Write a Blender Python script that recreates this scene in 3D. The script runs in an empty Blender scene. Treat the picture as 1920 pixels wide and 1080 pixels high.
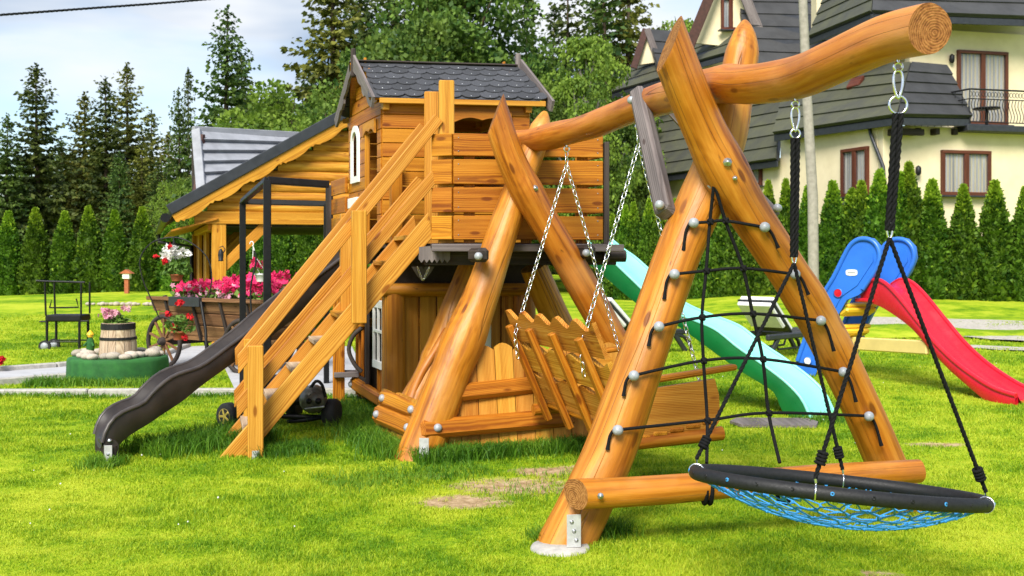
import bpy, math, random
import numpy as np
from mathutils import Vector, Matrix
R = math.radians
random.seed(7); np.random.seed(7)
scene = bpy.context.scene
C = scene.collection

# ------------------------------------------------------------------ camera
F, CX, HY, EYE = 2000.0, 960.0, 480.0, 1.5        # focal length and horizon measured on the 1920 px photograph
cam_d = bpy.data.cameras.new('camera'); cam = bpy.data.objects.new('camera', cam_d); C.objects.link(cam)
cam.location = (0, 0, EYE); cam.rotation_euler = (R(90), 0, 0)
cam_d.sensor_width = 36; cam_d.lens = 36 * F / 1920; cam_d.shift_y = -60 / 1920
cam_d.clip_start = .1; cam_d.clip_end = 2000
cam_d.dof.use_dof = True; cam_d.dof.focus_distance = 6.3; cam_d.dof.aperture_fstop = 5.6
scene.camera = cam
# ------------------------------------------------------------------ sky, sun, exposure
SUN_EL, SUN_AZ = 44, 198                            # azimuth clockwise from +Y: behind the camera, a little left
world = bpy.data.worlds.new('World'); scene.world = world; world.use_nodes = True
wn = world.node_tree; wn.nodes.clear()
def wnode(t, **k):
    n = wn.nodes.new(t)
    for a, b in k.items(): setattr(n, a, b)
    return n
w_out = wnode('ShaderNodeOutputWorld'); w_bg = wnode('ShaderNodeBackground'); w_bg.inputs[1].default_value = .098
sky = wnode('ShaderNodeTexSky', sky_type='NISHITA', sun_disc=False, sun_elevation=R(SUN_EL), sun_rotation=R(SUN_AZ), air_density=1.0, dust_density=1.5, ozone_density=1.5)
tc = wnode('ShaderNodeTexCoord'); mp = wnode('ShaderNodeMapping'); mp.inputs['Scale'].default_value = (1.0, 1.0, 3.6); mp.inputs['Location'].default_value = (1.7, .35, .62)
nz = wnode('ShaderNodeTexNoise'); nz.inputs['Scale'].default_value = 2.1; nz.inputs['Detail'].default_value = 7; nz.inputs['Roughness'].default_value = .5; nz.inputs['Distortion'].default_value = .25
rp = wnode('ShaderNodeValToRGB'); rp.color_ramp.elements[0].position = .38; rp.color_ramp.elements[1].position = .56
nz2 = wnode('ShaderNodeTexNoise'); nz2.inputs['Scale'].default_value = 1.7; nz2.inputs['Detail'].default_value = 5
rp2 = wnode('ShaderNodeValToRGB'); rp2.color_ramp.elements[0].position = .43; rp2.color_ramp.elements[1].position = .56
rp2.color_ramp.elements[0].color = (1.5, 2.2, 3.25, 1); rp2.color_ramp.elements[1].color = (4.35, 4.5, 4.7, 1)
mx = wnode('ShaderNodeMix', data_type='RGBA')
L = wn.links.new
L(tc.outputs['Generated'], mp.inputs[0]); L(mp.outputs[0], nz.inputs['Vector']); L(mp.outputs[0], nz2.inputs['Vector'])
L(nz.outputs['Fac'], rp.inputs[0]); L(nz2.outputs['Fac'], rp2.inputs[0])
L(rp.outputs[0], mx.inputs['Factor']); L(sky.outputs[0], mx.inputs[6]); L(rp2.outputs[0], mx.inputs[7])
L(mx.outputs[2], w_bg.inputs[0]); L(w_bg.outputs[0], w_out.inputs[0])
sun_d = bpy.data.lights.new('sun', 'SUN'); sun = bpy.data.objects.new('sun', sun_d); C.objects.link(sun)
sun_d.energy = 2.8; sun_d.angle = R(26); sun_d.color = (1, .95, .87)
sd = Vector((math.sin(R(SUN_AZ)) * math.cos(R(SUN_EL)), math.cos(R(SUN_AZ)) * math.cos(R(SUN_EL)), math.sin(R(SUN_EL))))
sun.rotation_euler = sd.to_track_quat('Z', 'Y').to_euler(); sun.location = (0, -5, 12)
scene.view_settings.view_transform = 'Standard'; scene.view_settings.look = 'None'
scene.view_settings.exposure = 1.2; scene.view_settings.gamma = 1
scene.cycles.max_bounces = 6; scene.cycles.transparent_max_bounces = 6

# ------------------------------------------------------------------ measuring helpers
def at(x, y, D): return Vector(((x - CX) / F * D, D, EYE - (y - HY) / F * D))
def gnd(x, y): return at(x, y, F * EYE / (y - HY))
def online(x, y, P, Q):
    """the point of the upright plane through plan points P, Q that the photograph shows at x, y"""
    k = (x - CX) / F; px, py = P; qx, qy = Q
    t = (k * py - px) / ((qx - px) - k * (qy - py))
    return at(x, y, py + t * (qy - py))
def V(*a): return Vector(a)
UP = Vector((0, 0, 1))

# ------------------------------------------------------------------ mesh building
def _chtopo():
    idx = lambda c, k: (c[0] * 4 + c[1] * 2 + c[2]) * 3 + k
    fs = []
    for k in range(3):
        o = [a for a in range(3) if a != k]
        for s in (0, 1):
            q = []
            for a, b in ((0, 0), (1, 0), (1, 1), (0, 1)):
                c = [0, 0, 0]; c[k] = s; c[o[0]] = a; c[o[1]] = b; q.append(idx(c, k))
            fs.append(q)
    for k3 in range(3):
        k1, k2 = [a for a in range(3) if a != k3]
        for s1 in (0, 1):
            for s2 in (0, 1):
                c1 = [0, 0, 0]; c1[k1] = s1; c1[k2] = s2; c2 = c1[:]; c2[k3] = 1
                fs.append([idx(c1, k1), idx(c2, k1), idx(c2, k2), idx(c1, k2)])
    for i in range(8):
        c = [(i >> 2) & 1, (i >> 1) & 1, i & 1]; fs.append([idx(c, 0), idx(c, 1), idx(c, 2)])
    def vs(l, c):
        out = []
        for i in range(8):
            s = [((i >> 2) & 1) * 2 - 1, ((i >> 1) & 1) * 2 - 1, (i & 1) * 2 - 1]
            for k in range(3):
                out.append([s[a] * (l[a] / 2 - (0 if a == k else c)) for a in range(3)])
        return out
    ref = vs((2, 2, 2), .2); out = []
    for f in fs:
        p = [Vector(ref[i]) for i in f]; n = (p[1] - p[0]).cross(p[2] - p[0]); m = sum(p, Vector()) / len(p)
        out.append(f if n.dot(m) > 0 else f[::-1])
    return out, vs
CHF, CHV = _chtopo()

class MB:
    def __init__(s): s.v = []; s.f = []; s.g = []; s.sm = []; s.mi = []
    def add(s, vs, fs, gs=None, smooth=False, mi=0):
        o = len(s.v); s.v += [tuple(p) for p in vs]; s.g += [tuple(p) for p in (gs or vs)]
        s.f += [[i + o for i in f] for f in fs]; s.sm += [smooth] * len(fs); s.mi += [mi] * len(fs)
        return s
    def board(s, p0, p1, w, t, n=UP, ch=.005, k0=0, k1=0, mi=0):
        """plank from p0 to p1, w wide, t thick; n = direction of its thickness; k0,k1 skew its end cuts"""
        p0 = Vector(p0); p1 = Vector(p1); n = Vector(n)
        a = (p1 - p0); ln = a.length; a.normalize(); n = (n - a * n.dot(a)).normalized(); b = n.cross(a)
        c = (p0 + p1) / 2; r = random.uniform(-40, 40); q1 = random.uniform(.02, .16); q2 = random.uniform(.03, .12)
        vs, gs = [], []
        for x, y, z in CHV((ln, w, t), min(ch, t * .3)):
            xx = x + (k1 if x > 0 else k0) * y
            vs.append(c + a * xx + b * y + n * z); gs.append((xx + r, y + q1, z + q2))
        return s.add(vs, CHF, gs, mi=mi)
    def box(s, c, sx, sy, sz, ch=.005, rz=0, mi=0):
        d = Vector((math.cos(rz), math.sin(rz), 0)) * sx / 2; c = Vector(c)
        return s.board(c - d, c + d, sy, sz, UP, ch, mi=mi)
    def tube(s, pts, rad, seg=10, cap=True, cut0=None, cut1=None, wob=0, closed=False, mi=0, flat=1.0, capmi=None):
        pts = [Vector(p) for p in pts]; n = len(pts)
        if not hasattr(rad, '__len__'): rad = [rad] * n
        T = []
        for i in range(n):
            if closed: d = pts[(i + 1) % n] - pts[i - 1]
            else: d = pts[min(i + 1, n - 1)] - pts[max(i - 1, 0)]
            T.append(d.normalized())
        nn = T[0].cross(UP)
        if nn.length < 1e-3: nn = T[0].cross(Vector((1, 0, 0)))
        nn.normalize(); r0 = random.uniform(-40, 40); ar = 0; vs, gs = [], []; ph = [random.uniform(0, 6.28) for _ in range(6)]
        for i in range(n):
            if i: ar += (pts[i] - pts[i - 1]).length
            nn = (nn - T[i] * nn.dot(T[i])).normalized(); bb = T[i].cross(nn)
            for j in range(seg):
                an = 2 * math.pi * j / seg; r = rad[i]
                if wob: r *= 1 + wob * (math.sin(an * 2 + ph[0] + ar * 1.3) + .7 * math.sin(an * 3 + ph[1] - ar * 2.1) + .6 * math.sin(an + ph[2] + ar * 5) + .5 * math.sin(an * 4 + ph[3] + ar * 7)) * .5
                off = nn * math.cos(an) * r + bb * math.sin(an) * r * flat; ex = 0
                for cut, c0, end in ((cut0, pts[0], i == 0), (cut1, pts[-1], i == n - 1)):       # slide what stands beyond an end cut back onto it
                    if cut is None: continue
                    k_ = (pts[i] + off - c0).dot(cut); td = T[i].dot(cut)
                    if cut is cut0 and td > 0: k_, td = -k_, -td
                    elif cut is cut0: pass
                    if end or (abs(td) > .2 and k_ * (1 if (cut is cut1) == (td > 0) or cut is cut0 else -1) > 0): ex = -(pts[i] + off - c0).dot(cut) / T[i].dot(cut)
                vs.append(pts[i] + off + T[i] * ex); gs.append((ar + ex + r0, off.dot(nn), off.dot(bb)))
        fs = []
        for i in range(n if closed else n - 1):
            k = (i + 1) % n
            for j in range(seg):
                m = (j + 1) % seg; fs.append([i * seg + j, i * seg + m, k * seg + m, k * seg + j])
        s.add(vs, fs, gs, smooth=True, mi=mi)
        if cap and not closed:
            a = vs[:seg]; b = vs[-seg:]
            s.add(a, [list(range(seg))[::-1]], gs[:seg], mi=mi if capmi is None else capmi); s.add(b, [list(range(seg))], gs[-seg:], mi=mi if capmi is None else capmi)
        return s
    def prism(s, poly, o, ex, ey, ez, t, along=1, mi=0, smooth=False):
        """polygon (2D points in ex, ey) from o, given thickness t along ez"""
        o, ex, ey, ez = Vector(o), Vector(ex), Vector(ey), Vector(ez); n = len(poly); r = random.uniform(-40, 40)
        ar = sum(poly[i][0] * poly[(i + 1) % n][1] - poly[(i + 1) % n][0] * poly[i][1] for i in range(n))
        if ar * ex.cross(ey).dot(ez) < 0: poly = poly[::-1]
        A = [o + ex * x + ey * y for x, y in poly]; B = [p + ez * t for p in A]
        g = lambda z: [((y + r, x + .1, z + .06) if along else (x + r, y + .1, z + .06)) for x, y in poly]
        s.add(A, [list(range(n))[::-1]], g(0), mi=mi); s.add(B, [list(range(n))], g(t), mi=mi)
        s.add(A + B, [[i, (i + 1) % n, n + (i + 1) % n, n + i] for i in range(n)], g(0) + g(t), mi=mi, smooth=smooth)
        return s
    def lathe(s, o, prof, axis=UP, seg=16, mi=0, smooth=True, cap=True):
        o = Vector(o); a = Vector(axis).normalized(); e = a.orthogonal().normalized(); b = a.cross(e); n = len(prof); vs = []
        for r, h in prof:
            for j in range(seg):
                an = 2 * math.pi * j / seg; vs.append(o + a * h + (e * math.cos(an) + b * math.sin(an)) * r)
        fs = [[i * seg + j, i * seg + (j + 1) % seg, (i + 1) * seg + (j + 1) % seg, (i + 1) * seg + j] for i in range(n - 1) for j in range(seg)]
        s.add(vs, fs, smooth=smooth, mi=mi)
        if cap:
            if prof[0][0] > 1e-4: s.add(vs[:seg], [list(range(seg))[::-1]], mi=mi)
            if prof[-1][0] > 1e-4: s.add(vs[-seg:], [list(range(seg))], mi=mi)
        return s
    def ball(s, c, r, seg=10, rings=6, sz=1.0, mi=0):
        return s.lathe(c, [(r * math.sin(math.pi * i / rings), -r * sz * math.cos(math.pi * i / rings)) for i in range(rings + 1)], seg=seg, mi=mi, cap=False)
    def grid(s, rows, mi=0, smooth=True, close=False):
        """rows: list of equally long point lists"""
        n, m = len(rows), len(rows[0])
        vs = [p for r in rows for p in r]
        fs = [[i * m + j, i * m + (j + 1) % m, (i + 1) * m + (j + 1) % m, (i + 1) * m + j] for i in range(n - 1) for j in range(m if close else m - 1)]
        return s.add(vs, fs, smooth=smooth, mi=mi)

def base_of(o):
    p = Vector()
    while o is not None: p = p + o.location; o = o.parent
    return p
def tag(o, label=None, cat=None, group=None, kind=None):
    if label: o['label'] = label
    if cat: o['category'] = cat
    if group: o['group'] = group
    if kind: o['kind'] = kind
    return o
def mesh_from(name, mb, mats, org=Vector()):
    me = bpy.data.meshes.new(name)
    v = np.array(mb.v, dtype=np.float32) - np.array(org, dtype=np.float32)
    me.from_pydata(v.tolist(), [], mb.f)
    for m in (mats if isinstance(mats, (list, tuple)) else [mats]): me.materials.append(m)
    me.polygons.foreach_set('use_smooth', mb.sm)
    if any(mb.mi): me.polygons.foreach_set('material_index', mb.mi)
    a = me.attributes.new('grain', 'FLOAT_VECTOR', 'POINT'); a.data.foreach_set('vector', np.array(mb.g, dtype=np.float32).ravel())
    me.update(); return me
def ob(name, mb, mats, parent=None, org=None):
    """ONE mesh object; vertices are in world space, the origin goes to its parent's base (or org)"""
    b = base_of(parent) if parent else Vector(org or (0, 0, 0))
    o = bpy.data.objects.new(name, mesh_from(name, mb, mats, b)); C.objects.link(o)
    if parent: o.parent = parent
    else: o.location = b
    return o
def thing(name, loc, label, cat, group=None):
    o = bpy.data.objects.new(name, None); C.objects.link(o); o.location = loc; o.empty_display_size = .2
    return tag(o, label, cat, group)
def piece(name, me, parent, loc, rot=None, scale=None):
    o = bpy.data.objects.new(name, me); C.objects.link(o); o.parent = parent
    o.location = Vector(loc) - base_of(parent)
    if rot is not None: o.rotation_euler = rot
    if scale is not None: o.scale = scale
    return o
def copy_tree(o, parent=None):
    c = o.copy(); C.objects.link(c); c.parent = parent
    for ch in o.children: copy_tree(ch, c)
    return c
def smooth_path(pts, rads, k=4):
    n = len(pts); P, Q = [], []
    for i in range(n - 1):
        a, b, c, d = [Vector(pts[max(0, min(n - 1, j))]) for j in (i - 1, i, i + 1, i + 2)]
        for s in range(k):
            t = s / k
            P.append(.5 * ((2 * b) + (c - a) * t + (2 * a - 5 * b + 4 * c - d) * t * t + (3 * b - a - 3 * c + d) * t ** 3)); Q.append(rads[i] + (rads[i + 1] - rads[i]) * t)
    P.append(Vector(pts[-1])); Q.append(rads[-1]); return P, Q
def rope(mb, pts, r, pitch=None, strands=3):
    """laid rope of twisted strands along a polyline"""
    pts = [Vector(p) for p in pts]; pitch = pitch or r * 7; tot = sum((pts[i + 1] - pts[i]).length for i in range(len(pts) - 1))
    n = max(6, int(tot / pitch * 6)); cum = [0]
    for i in range(len(pts) - 1): cum.append(cum[-1] + (pts[i + 1] - pts[i]).length)
    C0, d0 = [], []
    for i in range(n + 1):
        l = tot * i / n; k = max(j for j in range(len(pts) - 1) if cum[j] <= l + 1e-9); d = (pts[k + 1] - pts[k]); C0.append(pts[k] + d * ((l - cum[k]) / d.length)); d0.append(d.normalized())
    for s in range(strands):
        P = []
        for i in range(n + 1):
            e = d0[i].orthogonal().normalized(); b = d0[i].cross(e); an = 2 * math.pi * (tot * i / n / pitch + s / strands)
            P.append(C0[i] + (e * math.cos(an) + b * math.sin(an)) * r * .5)
        mb.tube(P, r * .56, 5)
    return mb
def chain(mb, p0, p1, pitch=.040, wire=.0036):
    p0, p1 = Vector(p0), Vector(p1); d = p1 - p0; n = max(2, int(d.length / pitch)); a = d.normalized(); e = a.orthogonal().normalized(); b = a.cross(e)
    for i in range(n):
        c = p0 + d * ((i + .5) / n); s = (e if i % 2 else b); h = pitch * .68; w = pitch * .36; P = []
        for j in range(10):
            an = 2 * math.pi * j / 10; P.append(c + a * math.cos(an) * h + s * math.sin(an) * w)
        mb.tube(P, wire, 5, closed=True)
    return mb

# ------------------------------------------------------------------ materials
def newmat(name):
    m = bpy.data.materials.new(name); m.use_nodes = True; nt = m.node_tree; return m, nt, nt.nodes['Principled BSDF']
def nd(nt, t, **k):
    n = nt.nodes.new(t)
    for a, b in k.items():
        if a in n.inputs.keys(): n.inputs[a].default_value = b
        else: setattr(n, a, b)
    return n
def ramp(nt, stops):
    n = nt.nodes.new('ShaderNodeValToRGB'); e = n.color_ramp.elements
    while len(e) < len(stops): e.new(.5)
    for i, (p, c) in enumerate(stops): e[i].position = p; e[i].color = (*c, 1) if len(c) == 3 else c
    return n
def mixc(nt, a, b, fac, mode='MIX'):
    n = nt.nodes.new('ShaderNodeMix'); n.data_type = 'RGBA'; n.blend_type = mode
    for s, v in ((0, fac), (6, a), (7, b)):
        if hasattr(v, 'is_linked'): nt.links.new(v, n.inputs[s])
        else: n.inputs[s].default_value = v if s == 0 else (*v, 1)
    return n.outputs[2]
def math_(nt, op, a, b=0.0, clamp=False):
    n = nt.nodes.new('ShaderNodeMath'); n.operation = op; n.use_clamp = clamp
    for s, v in ((0, a), (1, b)):
        if hasattr(v, 'is_linked'): nt.links.new(v, n.inputs[s])
        else: n.inputs[s].default_value = v
    return n.outputs[0]
def wood(name, light, mid, dark, rough=.45, knots=.10, var=.16, bump=.25, ring=.35, weather=0.0, coat=0.0, checks=False, dist=.035, gs=20):
    m, nt, bs = newmat(name); lk = nt.links.new
    at_ = nd(nt, 'ShaderNodeAttribute', attribute_name='grain'); v = at_.outputs['Vector']
    m1 = nd(nt, 'ShaderNodeMapping'); m1.inputs['Scale'].default_value = (.7, gs, gs); lk(v, m1.inputs[0])
    n1 = nd(nt, 'ShaderNodeTexNoise', Scale=1.0, Detail=6.0, Roughness=.62, Distortion=.12); lk(m1.outputs[0], n1.inputs['Vector'])
    m2 = nd(nt, 'ShaderNodeMapping'); m2.inputs['Scale'].default_value = (.9, 3.2, 3.2); lk(v, m2.inputs[0])
    n2 = nd(nt, 'ShaderNodeTexNoise', Scale=1.6, Detail=4.0); lk(m2.outputs[0], n2.inputs['Vector'])
    of = nd(nt, 'ShaderNodeVectorMath', operation='ADD'); of.inputs[1].default_value = (0, .022, -.016); lk(v, of.inputs[0]); sp = nd(nt, 'ShaderNodeSeparateXYZ'); lk(of.outputs[0], sp.inputs[0])
    rr = math_(nt, 'SQRT', math_(nt, 'ADD', math_(nt, 'MULTIPLY', sp.outputs[1], sp.outputs[1]), math_(nt, 'MULTIPLY', sp.outputs[2], sp.outputs[2])))
    rr = math_(nt, 'ADD', rr, math_(nt, 'MULTIPLY', n2.outputs['Fac'], dist))
    rg = math_(nt, 'ADD', math_(nt, 'MULTIPLY', math_(nt, 'SINE', math_(nt, 'MULTIPLY', rr, 620.0)), .5), .5)
    f = math_(nt, 'ADD', math_(nt, 'MULTIPLY', n1.outputs['Fac'], 1 - ring * .6), math_(nt, 'MULTIPLY', rg, ring * .45))
    cr = ramp(nt, [(.30, dark), (.48, mid), (.67, light)]); lk(f, cr.inputs[0])
    col = mixc(nt, cr.outputs[0], mixc(nt, cr.outputs[0], tuple(c * .5 for c in mid), .55), math_(nt, 'MULTIPLY', math_(nt, 'SUBTRACT', n2.outputs['Fac'], .48), 2.2, True))
    if knots:
        m3 = nd(nt, 'ShaderNodeMapping'); m3.inputs['Scale'].default_value = (2.6, 7.5, 7.5); lk(v, m3.inputs[0])
        vo = nd(nt, 'ShaderNodeTexVoronoi', Scale=1.0); vo.inputs['Randomness'].default_value = 1; lk(m3.outputs[0], vo.inputs['Vector'])
        kf = nd(nt, 'ShaderNodeMapRange', interpolation_type='SMOOTHSTEP'); kf.inputs[1].default_value = knots; kf.inputs[2].default_value = knots * 1.9; kf.inputs[3].default_value = .85; kf.inputs[4].default_value = 0; lk(vo.outputs['Distance'], kf.inputs[0])
        col = mixc(nt, col, tuple(c * k for c, k in zip(dark, (.62, .5, .45))), kf.outputs[0])
    if weather:
        gn = nd(nt, 'ShaderNodeTexNoise', Scale=5.0, Detail=5.0); geo = nd(nt, 'ShaderNodeNewGeometry'); lk(geo.outputs['Position'], gn.inputs['Vector'])
        wf = math_(nt, 'MULTIPLY', math_(nt, 'SUBTRACT', gn.outputs['Fac'], .5), weather * 5, True); col = mixc(nt, col, (.20, .15, .10), wf)
    if checks:      # drying cracks along the grain and small dark bark flecks
        m4 = nd(nt, 'ShaderNodeMapping'); m4.inputs['Scale'].default_value = (.22, 8, 8); lk(v, m4.inputs[0])
        n4 = nd(nt, 'ShaderNodeTexNoise', Scale=1.0, Detail=1.0); lk(m4.outputs[0], n4.inputs['Vector'])
        ck = math_(nt, 'SUBTRACT', 1.0, math_(nt, 'MULTIPLY', math_(nt, 'ABSOLUTE', math_(nt, 'SUBTRACT', n4.outputs['Fac'], .56)), 130.0), True)
        m5 = nd(nt, 'ShaderNodeMapping'); m5.inputs['Scale'].default_value = (9, 24, 24); lk(v, m5.inputs[0])
        n5 = nd(nt, 'ShaderNodeTexNoise', Scale=1.0, Detail=3.0); lk(m5.outputs[0], n5.inputs['Vector'])
        fl_ = math_(nt, 'MULTIPLY', math_(nt, 'SUBTRACT', n5.outputs['Fac'], .70), 14.0, True)
        col = mixc(nt, col, (.07, .022, .006), math_(nt, 'MULTIPLY', math_(nt, 'MAXIMUM', ck, fl_), .6))
        m6 = nd(nt, 'ShaderNodeMapping'); m6.inputs['Scale'].default_value = (2.2, 5, 5); lk(v, m6.inputs[0]); n6 = nd(nt, 'ShaderNodeTexNoise', Scale=1.0, Detail=5.0); lk(m6.outputs[0], n6.inputs['Vector'])
        n7 = nd(nt, 'ShaderNodeTexNoise', Scale=1.7, Detail=4.0); lk(v, n7.inputs['Vector'])     # scattered patches mixed towards a pale, pinkish tone
        col = mixc(nt, col, mixc(nt, col, (.64, .31, .09), .5), math_(nt, 'MULTIPLY', math_(nt, 'SUBTRACT', n7.outputs['Fac'], .52), 5.0, True))
        col = mixc(nt, col, mixc(nt, col, (.26, .085, .015), .5), math_(nt, 'MULTIPLY', math_(nt, 'SUBTRACT', n6.outputs['Fac'], .55), 6.0, True))
        f = math_(nt, 'ADD', math_(nt, 'MULTIPLY', f, .5), math_(nt, 'SUBTRACT', math_(nt, 'MULTIPLY', n6.outputs['Fac'], 2.4), math_(nt, 'MULTIPLY', ck, .5)))
    oi = nd(nt, 'ShaderNodeObjectInfo'); hs = nd(nt, 'ShaderNodeHueSaturation')
    lk(math_(nt, 'ADD', math_(nt, 'MULTIPLY', oi.outputs['Random'], var * 2), 1 - var), hs.inputs['Value'])
    lk(math_(nt, 'ADD', math_(nt, 'MULTIPLY', oi.outputs['Random'], .014), .494), hs.inputs['Hue'])
    lk(col, hs.inputs['Color']); lk(hs.outputs[0], bs.inputs['Base Color'])
    rr_ = math_(nt, 'ADD', math_(nt, 'MULTIPLY', n1.outputs['Fac'], .25), rough - .1); lk(rr_, bs.inputs['Roughness'])
    bs.inputs['Specular IOR Level'].default_value = .42 if checks else .24; bs.inputs['Coat Weight'].default_value = coat; bs.inputs['Coat Roughness'].default_value = .3
    bp = nd(nt, 'ShaderNodeBump', Strength=bump, Distance=.014 if checks else .006); lk(f, bp.inputs['Height']); lk(bp.outputs[0], bs.inputs['Normal'])
    return m
def plain(name, col, rough=.5, metal=0.0, var=.12, scale=6.0, bump=0.0, spec=.5, col2=None, detail=4.0, objvar=0.0, coords='Object'):
    m, nt, bs = newmat(name); lk = nt.links.new
    t = nd(nt, 'ShaderNodeTexCoord'); n = nd(nt, 'ShaderNodeTexNoise', Scale=scale, Detail=detail, Roughness=.6); lk(t.outputs[coords], n.inputs['Vector'])
    c2 = col2 or tuple(c * (1 - var * 2) for c in col)
    cr = ramp(nt, [(.33, c2), (.62, col)]); lk(n.outputs['Fac'], cr.inputs[0]); out = cr.outputs[0]
    if objvar:
        oi = nd(nt, 'ShaderNodeObjectInfo'); hs = nd(nt, 'ShaderNodeHueSaturation'); lk(math_(nt, 'ADD', math_(nt, 'MULTIPLY', oi.outputs['Random'], objvar * 2), 1 - objvar), hs.inputs['Value']); lk(out, hs.inputs['Color']); out = hs.outputs[0]
    lk(out, bs.inputs['Base Color']); 
    r2 = nd(nt, 'ShaderNodeTexNoise', Scale=scale * 2.3, Detail=7.0, Roughness=.7); lk(t.outputs[coords], r2.inputs['Vector']); lk(math_(nt, 'ADD', math_(nt, 'MULTIPLY', math_(nt, 'SUBTRACT', r2.outputs['Fac'], .5), .55), rough + .03, True), bs.inputs['Roughness'])
    bs.inputs['Metallic'].default_value = metal; bs.inputs['Specular IOR Level'].default_value = spec
    if bump:
        b = nd(nt, 'ShaderNodeBump', Strength=bump, Distance=.01); lk(n.outputs['Fac'], b.inputs['Height']); lk(b.outputs[0], bs.inputs['Normal'])
    return m
def foliage(name, c1, c2, scale=1.5, trans=.3, objvar=.18, hue=.02, rough=.6):
    m, nt, bs = newmat(name); lk = nt.links.new
    geo = nd(nt, 'ShaderNodeNewGeometry'); n = nd(nt, 'ShaderNodeTexNoise', Scale=scale, Detail=3.0); lk(geo.outputs['Position'], n.inputs['Vector'])
    cr = ramp(nt, [(.35, c1), (.65, c2)])
    rnd = math_(nt, 'ADD', math_(nt, 'MULTIPLY', n.outputs['Fac'], .75), math_(nt, 'MULTIPLY', geo.outputs['Random Per Island'], .3)); lk(rnd, cr.inputs[0])
    oi = nd(nt, 'ShaderNodeObjectInfo'); hs = nd(nt, 'ShaderNodeHueSaturation')
    lk(math_(nt, 'ADD', math_(nt, 'MULTIPLY', oi.outputs['Random'], objvar * 2), 1 - objvar), hs.inputs['Value']); lk(math_(nt, 'ADD', math_(nt, 'MULTIPLY', oi.outputs['Random'], hue * 2), .5 - hue), hs.inputs['Hue'])
    lk(cr.outputs[0], hs.inputs['Color']); lk(hs.outputs[0], bs.inputs['Base Color']); bs.inputs['Roughness'].default_value = rough; bs.inputs['Specular IOR Level'].default_value = .25
    if trans:
        tr = nd(nt, 'ShaderNodeBsdfTranslucent'); lk(hs.outputs[0], tr.inputs[0]); ms = nd(nt, 'ShaderNodeMixShader'); ms.inputs[0].default_value = trans
        lk(bs.outputs[0], ms.inputs[1]); lk(tr.outputs[0], ms.inputs[2]); lk(ms.outputs[0], nt.nodes['Material Output'].inputs[0])
    return m
M = {}
M['log'] = wood('honey_log', (.60, .246, .026), (.465, .155, .010), (.21, .052, .003), rough=.42, knots=.085, var=.05, ring=.12, bump=.5, coat=0, checks=True)
M['board'] = wood('honey_board', (.65, .335, .058), (.53, .232, .026), (.33, .112, .010), rough=.46, knots=.085, var=.10, ring=.45)
M['panel'] = wood('amber_board', (.54, .225, .020), (.42, .145, .008), (.22, .060, .004), rough=.45, knots=.085, var=.13, ring=.45)
M['end'] = wood('log_end_grain', (.46, .22, .065), (.30, .125, .030), (.13, .045, .010), rough=.8, knots=0, var=.08, ring=.34, bump=1.0, dist=.07, gs=42)
M['grey_wood'] = wood('weathered_grey_wood', (.24, .205, .195), (.16, .135, .130), (.085, .07, .068), rough=.75, knots=.05, var=.1, bump=.5)
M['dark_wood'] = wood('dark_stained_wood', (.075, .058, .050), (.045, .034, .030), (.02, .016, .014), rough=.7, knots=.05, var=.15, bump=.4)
M['old_wood'] = wood('old_brown_wood', (.30, .165, .075), (.20, .098, .042), (.085, .04, .018), rough=.8, knots=.05, var=.15, bump=.6)
M['pale_wood'] = wood('bleached_wood', (.62, .50, .36), (.48, .36, .24), (.27, .18, .11), rough=.8, knots=.05, var=.15, bump=.5)
M['pav_wood'] = wood('pavilion_wood', (.60, .285, .036), (.48, .195, .016), (.31, .105, .008), rough=.5, knots=.07, var=.10)
M['steel'] = plain('galvanised_steel', (.62, .63, .64), .32, .9, .15, 30)
M['chrome'] = plain('bright_steel', (.82, .82, .82), .18, 1.0, .05, 30)
M['plate'] = plain('zinc_plate', (.55, .55, .54), .45, .35, .12, 20)
M['bolt'] = plain('bolt_cap', (.36, .38, .41), .42, .1, .1, 60)
M['black'] = plain('black_paint', (.008, .008, .009), .42, 0, .2, 12, spec=.3)
M['rope'] = plain('black_rope', (.008, .008, .009), .8, 0, .3, 160, .3, spec=.2)
M['foam'] = plain('black_foam', (.013, .013, .014), .55, 0, .2, 60, .15, spec=.35)
M['blue_rope'] = plain('blue_rope', (.035, .30, .68), .6, 0, .2, 120, .3)
M['brown_plastic'] = plain('brown_black_plastic', (.034, .025, .021), .42, 0, .25, 5, .06)
M['brown_rim'] = plain('slide_rim', (.060, .048, .042), .35, 0, .2, 8)
M['mint'] = plain('mint_plastic', (.24, .74, .62), .30, 0, .06, 3, .02)
M['green'] = plain('green_plastic', (.004, .15, .034), .34, 0, .12, 3)
M['red'] = plain('red_plastic', (.60, .010, .026), .24, 0, .08, 3)
M['blue'] = plain('blue_plastic', (.03, .17, .68), .34, 0, .08, 3)
M['yellow'] = plain('yellow_plastic', (.85, .52, .03), .4, 0, .08, 3)
M['yellow_pale'] = plain('faded_yellow_plastic', (.80, .62, .22), .45, 0, .08, 3)
M['white'] = plain('white_paint', (.78, .77, .74), .5, 0, .06, 8)
M['cushion'] = plain('white_cushion', (.80, .79, .77), .8, 0, .05, 10, .2)
M['concrete'] = plain('pale_concrete', (.44, .42, .38), .85, 0, .14, 22, .4)
M['bitumen'] = plain('bitumen_shingle', (.052, .054, .062), .82, 0, .25, 90, .5, objvar=.25)
M['roof_tile'] = plain('grey_roof_tile', (.040, .040, .041), .66, 0, .18, 1.6, .1, objvar=.14)
M['roof_moss'] = plain('mossy_roof_tile', (.070, .072, .040), .7, 0, .2, 1.2, .1, col2=(.048, .049, .038), objvar=.14)
M['pav_tile'] = plain('light_grey_roof_tile', (.30, .31, .34), .5, 0, .12, 4, .1, objvar=.06)
M['anthracite'] = plain('anthracite_metal', (.035, .038, .045), .4, .2, .15, 8)
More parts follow.
